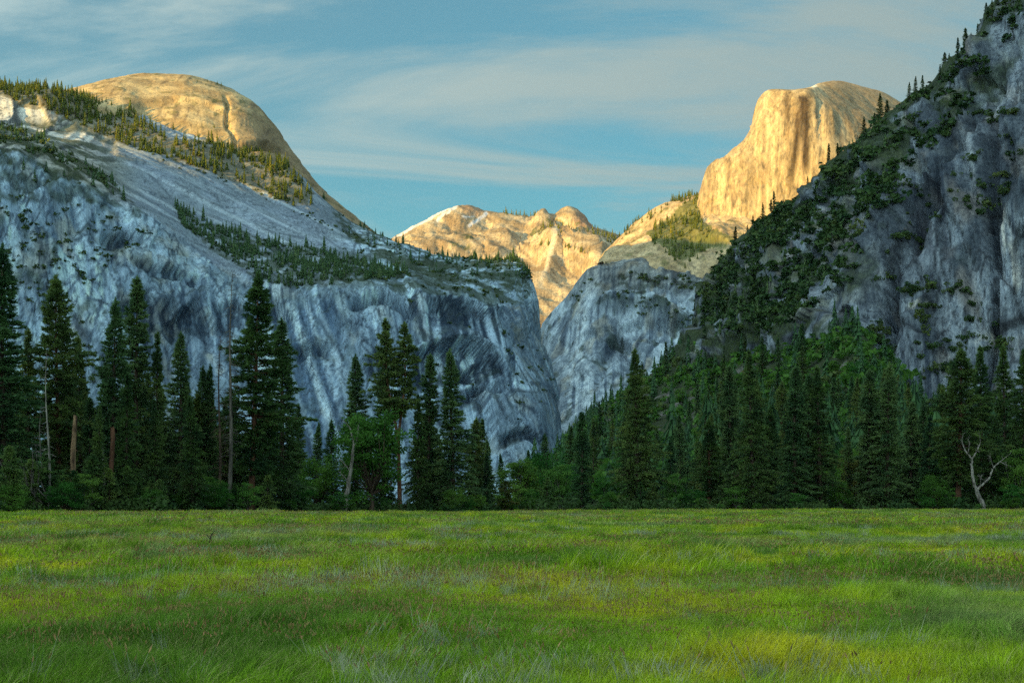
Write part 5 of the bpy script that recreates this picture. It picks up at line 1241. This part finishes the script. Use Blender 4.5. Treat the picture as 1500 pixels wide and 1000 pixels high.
# ------------------------------------------------------------------ the meadow grass
def grass_material():
    m = bpy.data.materials.new('meadow_grass'); m.use_nodes = True
    t = m.node_tree; b = t.nodes['Principled BSDF']
    b.inputs['Roughness'].default_value = 0.6; b.inputs['Specular IOR Level'].default_value = 0.02
    ge = N(t, 'ShaderNodeNewGeometry'); oi = N(t, 'ShaderNodeObjectInfo')
    at = N(t, 'ShaderNodeVertexColor'); at.layer_name = 'Col'
    sp = N(t, 'ShaderNodeSeparateColor'); t.links.new(at.outputs['Color'], sp.inputs[0])
    def nz(scale, loc, detail=4):
        mp = N(t, 'ShaderNodeMapping'); mp.inputs['Scale'].default_value = scale; mp.inputs['Location'].default_value = loc
        t.links.new(ge.outputs['Position'], mp.inputs[0])
        n = N(t, 'ShaderNodeTexNoise'); n.inputs['Scale'].default_value = 1; n.inputs['Detail'].default_value = detail; n.inputs['Roughness'].default_value = .55
        t.links.new(mp.outputs[0], n.inputs['Vector']); return n.outputs['Fac']
    def mixn(f, a, bcol):
        x = N(t, 'ShaderNodeMix', data_type='RGBA')
        if isinstance(f, float): x.inputs['Factor'].default_value = f
        else: t.links.new(f, x.inputs['Factor'])
        for k, v in (('A', a), ('B', bcol)):
            if isinstance(v, tuple): x.inputs[k].default_value = (*v, 1)
            else: t.links.new(v, x.inputs[k])
        return x.outputs['Result']
    def rmp(src, stops):
        r = ramp(t, stops); t.links.new(src, r.inputs[0]); return r.outputs[0]
    patch = nz((.17, .09, 0), (3.1, 1.7, 0), 5)
    base = rmp(patch, [(.38, (.042, .185, .010)), (.46, (.160, .370, .009)), (.55, (.375, .555, .009)), (.66, (.640, .610, .012))])
    fine = nz((.9, .5, 0), (8, 2, 0), 3)
    c = mixn(rmp(fine, [(.36, (.6, .6, .6)), (.50, (0, 0, 0))]), base, (.065, .180, .022))
    straw = rmp(nz((.06, .045, 0), (20.3, 4.4, 0), 5), [(.53, (0, 0, 0)), (.66, (.6, .6, .6))])
    c = mixn(straw, c, (.36, .38, .26))
    rust = rmp(nz((.11, .06, 0), (2.2, 31.4, 0), 4), [(.60, (0, 0, 0)), (.70, (.45, .45, .45))])
    c = mixn(rust, c, (.36, .27, .06))
    # tips paler, a few dry blades
    tip = N(t, 'ShaderNodeMath', operation='MULTIPLY'); tip.inputs[1].default_value = .22; t.links.new(sp.outputs[0], tip.inputs[0])
    c = mixn(tip.outputs[0], c, (.46, .50, .10))
    dry = rmp(sp.outputs[1], [(.86, (0, 0, 0)), (.90, (.75, .75, .75))])
    c = mixn(dry, c, (.38, .34, .20))
    bl = N(t, 'ShaderNodeMix', data_type='RGBA', blend_type='MULTIPLY'); bl.inputs['Factor'].default_value = 1
    t.links.new(c, bl.inputs['A']); t.links.new(rmp(sp.outputs[1], [(0, (.45, .5, .5)), (.5, (1, 1, 1)), (.85, (1.35, 1.3, 1.2))]), bl.inputs['B']); c = bl.outputs['Result']
    hs = N(t, 'ShaderNodeHueSaturation'); mv = N(t, 'ShaderNodeMapRange'); mv.inputs[3].default_value = .75; mv.inputs[4].default_value = 1.25
    t.links.new(oi.outputs['Random'], mv.inputs[0]); t.links.new(mv.outputs[0], hs.inputs['Value']); t.links.new(c, hs.inputs['Color'])
    t.links.new(hs.outputs[0], b.inputs['Base Color'])
    tr = N(t, 'ShaderNodeBsdfTranslucent'); mx = N(t, 'ShaderNodeMixShader'); mx.inputs[0].default_value = .35
    t.links.new(hs.outputs[0], tr.inputs['Color']); t.links.new(b.outputs[0], mx.inputs[1]); t.links.new(tr.outputs[0], mx.inputs[2])
    t.links.new(mx.outputs[0], t.nodes['Material Output'].inputs['Surface'])
    return m
M_grass = grass_material()
M_seed = leaf_material('seed_heads', (.16, .09, .03), (.40, .28, .12), .2, 3.0)
M_silver = leaf_material('silver_stalks', (.20, .24, .15), (.40, .44, .30), .2, 2.0)
def clump(seed, n, rad, h, w, lean=.35, bend=.5, seeds=0, mat=None, tall=1.0):
    r = np.random.default_rng(seed)
    a = r.uniform(0, 6.28, n); d = rad * np.sqrt(r.random(n))
    root = np.stack([d * np.cos(a), d * np.sin(a), np.full(n, -.03)], -1)
    hh = h * r.uniform(.55, 1.15, n) * tall
    az = r.uniform(0, 6.28, n); ld = np.stack([np.cos(az), np.sin(az), 0 * az], -1) * (lean * r.uniform(.1, 1, n))[:, None] + [.14, 0.02, 0]
    sd = np.stack([-np.sin(az + .4), np.cos(az + .4), 0 * az], -1)
    V = []; Cc = []; g = r.random(n)
    up = np.array([0, 0, 1.0])
    ks = [0, .4, .75, 1.0]
    for k, s in enumerate(ks):
        c = root + up * (hh * s * (1 - .12 * bend * s))[:, None] + ld * (hh * s ** 2)[:, None] * (1 + bend * s)
        ww = w * (1, .85, .55, .08)[k]
        for sg in (-1, 1):
            V.append(c + sd * sg * ww * .5); Cc.append(np.stack([np.full(n, s), g, np.zeros(n)], -1))
    V = np.stack(V, 1); Cc = np.stack(Cc, 1); b0 = (np.arange(n) * 8)[:, None]
    Fq = np.concatenate([b0 + np.array([[0, 1, 3, 2]]) + 2 * k for k in range(3)])
    V = V.reshape(-1, 3); Cc = Cc.reshape(-1, 3); mi = np.zeros(len(Fq), int)
    if seeds:
        Vs, Fs, Ms = [], [], []; nb = len(V)
        for q in range(seeds):
            p = np.array([r.uniform(-rad, rad), r.uniform(-rad, rad), 0]); dd = np.array([r.normal(.15, .22), r.normal(0, .2), 1]); H = h * r.uniform(1.05, 1.5)
            s_ = unit(np.cross(dd, r.normal(size=3)))
            st_ = np.array([p - s_ * w * .3, p + s_ * w * .3, p + dd * H + s_ * w * .25, p + dd * H - s_ * w * .25])
            e0 = p + dd * H * .86; e1 = p + dd * H * 1.08; sw = w * 1.2
            hd = np.array([e0, (e0 + e1) / 2 + s_ * sw, e1, (e0 + e1) / 2 - s_ * sw])
            Vs += [st_, hd]; Fs += [[nb, nb + 1, nb + 2, nb + 3], [nb + 4, nb + 5, nb + 6, nb + 7]]; nb += 8; Ms += [0, 1]
        V = np.concatenate([V] + Vs); Cc = np.concatenate([Cc, np.tile([[.5, .3, 0]], (len(V) - len(Cc), 1))]); Fq = np.concatenate([Fq, np.array(Fs)]); mi = np.concatenate([mi, Ms])
    return mesh_np('grass_clump', V, Fq, [mat or M_grass, M_seed], Cc, mi, smooth=False)
def source(name, meshes):
    c = bpy.data.collections.new(name)
    for i, me in enumerate(meshes):
        o = bpy.data.objects.new('%s_%02d' % (name, i), me); c.objects.link(o)
    return c
SRC_NEAR = source('near_grass', [clump(100 + i, 80, .24, .22, .0065, .5) for i in range(5)] + [clump(110 + i, 66, .22, .22, .0065, .5, seeds=9) for i in range(3)] + [clump(120, 110, .18, .34, .0075, .6, .7), clump(121, 26, .14, .34, .008, .3, .3, 3, M_silver)])
SRC_MID = source('mid_grass', [clump(200 + i, 80, .50, .27, .018, .5) for i in range(5)] + [clump(210 + i, 70, .5, .27, .018, .5, seeds=9) for i in range(3)] + [clump(220, 90, .32, .50, .020, .5, .7), clump(221, 30, .35, .46, .020, .3, .3, 0, M_silver)])
SRC_FAR = source('far_grass', [clump(300 + i, 80, 1.1, .36, .050) for i in range(5)] + [clump(310 + i, 70, 1.1, .36, .048, seeds=8) for i in range(3)] + [clump(320, 80, .7, .55, .050, .5, .7), clump(321, 30, .8, .50, .045, .3, .3, 0, M_silver)])
def grass_tree(coll):
    g = bpy.data.node_groups.new('grass', 'GeometryNodeTree')
    g.interface.new_socket('Geometry', in_out='INPUT', socket_type='NodeSocketGeometry')
    g.interface.new_socket('Geometry', in_out='OUTPUT', socket_type='NodeSocketGeometry')
    gi = g.nodes.new('NodeGroupInput'); go = g.nodes.new('NodeGroupOutput')
    ci = g.nodes.new('GeometryNodeCollectionInfo'); ci.inputs['Collection'].default_value = coll
    ci.inputs['Separate Children'].default_value = True; ci.inputs['Reset Children'].default_value = True
    ip = g.nodes.new('GeometryNodeInstanceOnPoints'); ip.inputs['Pick Instance'].default_value = True
    def na(name, typ):
        n = g.nodes.new('GeometryNodeInputNamedAttribute'); n.data_type = typ; n.inputs['Name'].default_value = name; return n.outputs['Attribute']
    er = g.nodes.new('FunctionNodeEulerToRotation')
    g.links.new(na('rot', 'FLOAT_VECTOR'), er.inputs[0])
    g.links.new(gi.outputs[0], ip.inputs['Points']); g.links.new(ci.outputs[0], ip.inputs['Instance'])
    g.links.new(na('idx', 'INT'), ip.inputs['Instance Index']); g.links.new(er.outputs[0], ip.inputs['Rotation'])
    g.links.new(na('scl', 'FLOAT_VECTOR'), ip.inputs['Scale']); g.links.new(ip.outputs[0], go.inputs[0])
    return g
def sow(name, coll, y0, y1, dens, label, seed):
    r = np.random.default_rng(seed)
    wide = lambda y: .34 * y + 5
    area = (.34 * (y1 ** 2 - y0 ** 2) + 10 * (y1 - y0))
    n = int(area * dens * 1.35)
    y = np.sqrt(r.uniform(y0 ** 2, y1 ** 2, n)); x = r.uniform(-1, 1, n) * wide(y)
    keep = y < edge_y(750 + x / y * F) + 8
    x, y = x[keep], y[keep]; n = len(x)
    z = ground_h(x, y)
    tus = fbm(x / 3.2, y / 5, .7, 2); broad = fbm(x / 22, y / 30, 2.2, 2)
    hs = np.clip(1.0 + .55 * tus + .45 * broad, .45, 1.7) * r.uniform(.8, 1.2, n)
    idx = r.integers(0, 5, n)
    sd = (fbm(x / 16, y / 9, 5.5, 3) > .04) & (r.random(n) < .26); idx[sd] = r.integers(5, 8, sd.sum())
    tk = (tus > .22) & (r.random(n) < .5); idx[tk] = 8
    sv = (fbm(x / 7, y / 5, 9.5, 3) > .21) & (r.random(n) < .16); idx[sv] = 9
    me = bpy.data.meshes.new(name); me.vertices.add(n); me.vertices.foreach_set('co', np.stack([x, y, z], -1).astype(np.float32).ravel())
    rot = np.stack([r.normal(0, .06, n), r.normal(0.05, .07, n), r.uniform(-.9, .9, n) + np.where(r.random(n) < .4, math.pi, 0)], -1).astype(np.float32)
    ws = r.uniform(.85, 1.2, n); scl = np.stack([ws, ws, hs], -1).astype(np.float32)
    me.attributes.new('rot', 'FLOAT_VECTOR', 'POINT').data.foreach_set('vector', rot.ravel())
    me.attributes.new('scl', 'FLOAT_VECTOR', 'POINT').data.foreach_set('vector', scl.ravel())
    me.attributes.new('idx', 'INT', 'POINT').data.foreach_set('value', idx.astype(np.int32))
    o = link(name, me, kind='stuff', label=label)
    md = o.modifiers.new('grass', 'NODES'); md.node_group = grass_tree(coll)
    return n
c1 = sow('meadow_grass', SRC_NEAR, 8, 36, 19, 'long green meadow grass in the near field', 1)
c2 = sow('meadow_grass_middle', SRC_MID, 34, 105, 5.0, 'meadow grass in the middle of the field', 2)
c3 = sow('meadow_grass_far', SRC_FAR, 100, 345, 1.5, 'meadow grass reaching to the trees', 3)
bpy.data.objects['meadow_grass_middle'].name = 'field_grass'; bpy.data.objects['meadow_grass_far'].name = 'grass'
# a dark dry stalk sticking up in the field
Yd = 1.5 * F / (797 - HY); a_ = Acc()
a_.add(*tube([[0, 0, 0], [.03, 0, .35], [.10, 0, .62], [.22, .02, .80]], [.035, .03, .04, .015], 6)); a_.add(*tube([[.06, 0, .5], [-.05, .02, .66], [-.1, .03, .7]], [.025, .02, .008], 5))
o = link('dry_stalk', a_.mesh('dry_stalk', [M_bark], True)); o.location = at_ground(305, Yd); o['label'] = 'dark dry stalk sticking up in the field on the left'; o['category'] = 'stalk'
print('grass', c1, c2, c3, round(time.time() - T_START, 1))

# ------------------------------------------------------------------ thin evening haze
hx0, hx1, hy0, hy1, hz0, hz1 = -17000, 10000, -15000, 14000, -12, 2600
hv = np.array([[x, y, z] for z in (hz0, hz1) for y in (hy0, hy1) for x in (hx0, hx1)], float)
hf_ = np.array([[0, 2, 3, 1], [4, 5, 7, 6], [0, 1, 5, 4], [2, 6, 7, 3], [0, 4, 6, 2], [1, 3, 7, 5]])
M_haze = bpy.data.materials.new('haze'); M_haze.use_nodes = True
t = M_haze.node_tree; t.nodes.clear()
mo = N(t, 'ShaderNodeOutputMaterial'); pv = N(t, 'ShaderNodeVolumePrincipled')
pv.inputs['Color'].default_value = (0.80, 0.90, 1.0, 1); pv.inputs['Density'].default_value = 4e-6; pv.inputs['Anisotropy'].default_value = 0.0
t.links.new(pv.outputs[0], mo.inputs['Volume'])
link('haze', mesh_np('haze', hv, hf_, [M_haze], smooth=False), kind='stuff', label='thin bluish evening haze filling the valley')
scene.cycles.volume_bounces = 0
print('done', round(time.time() - T_START, 1))
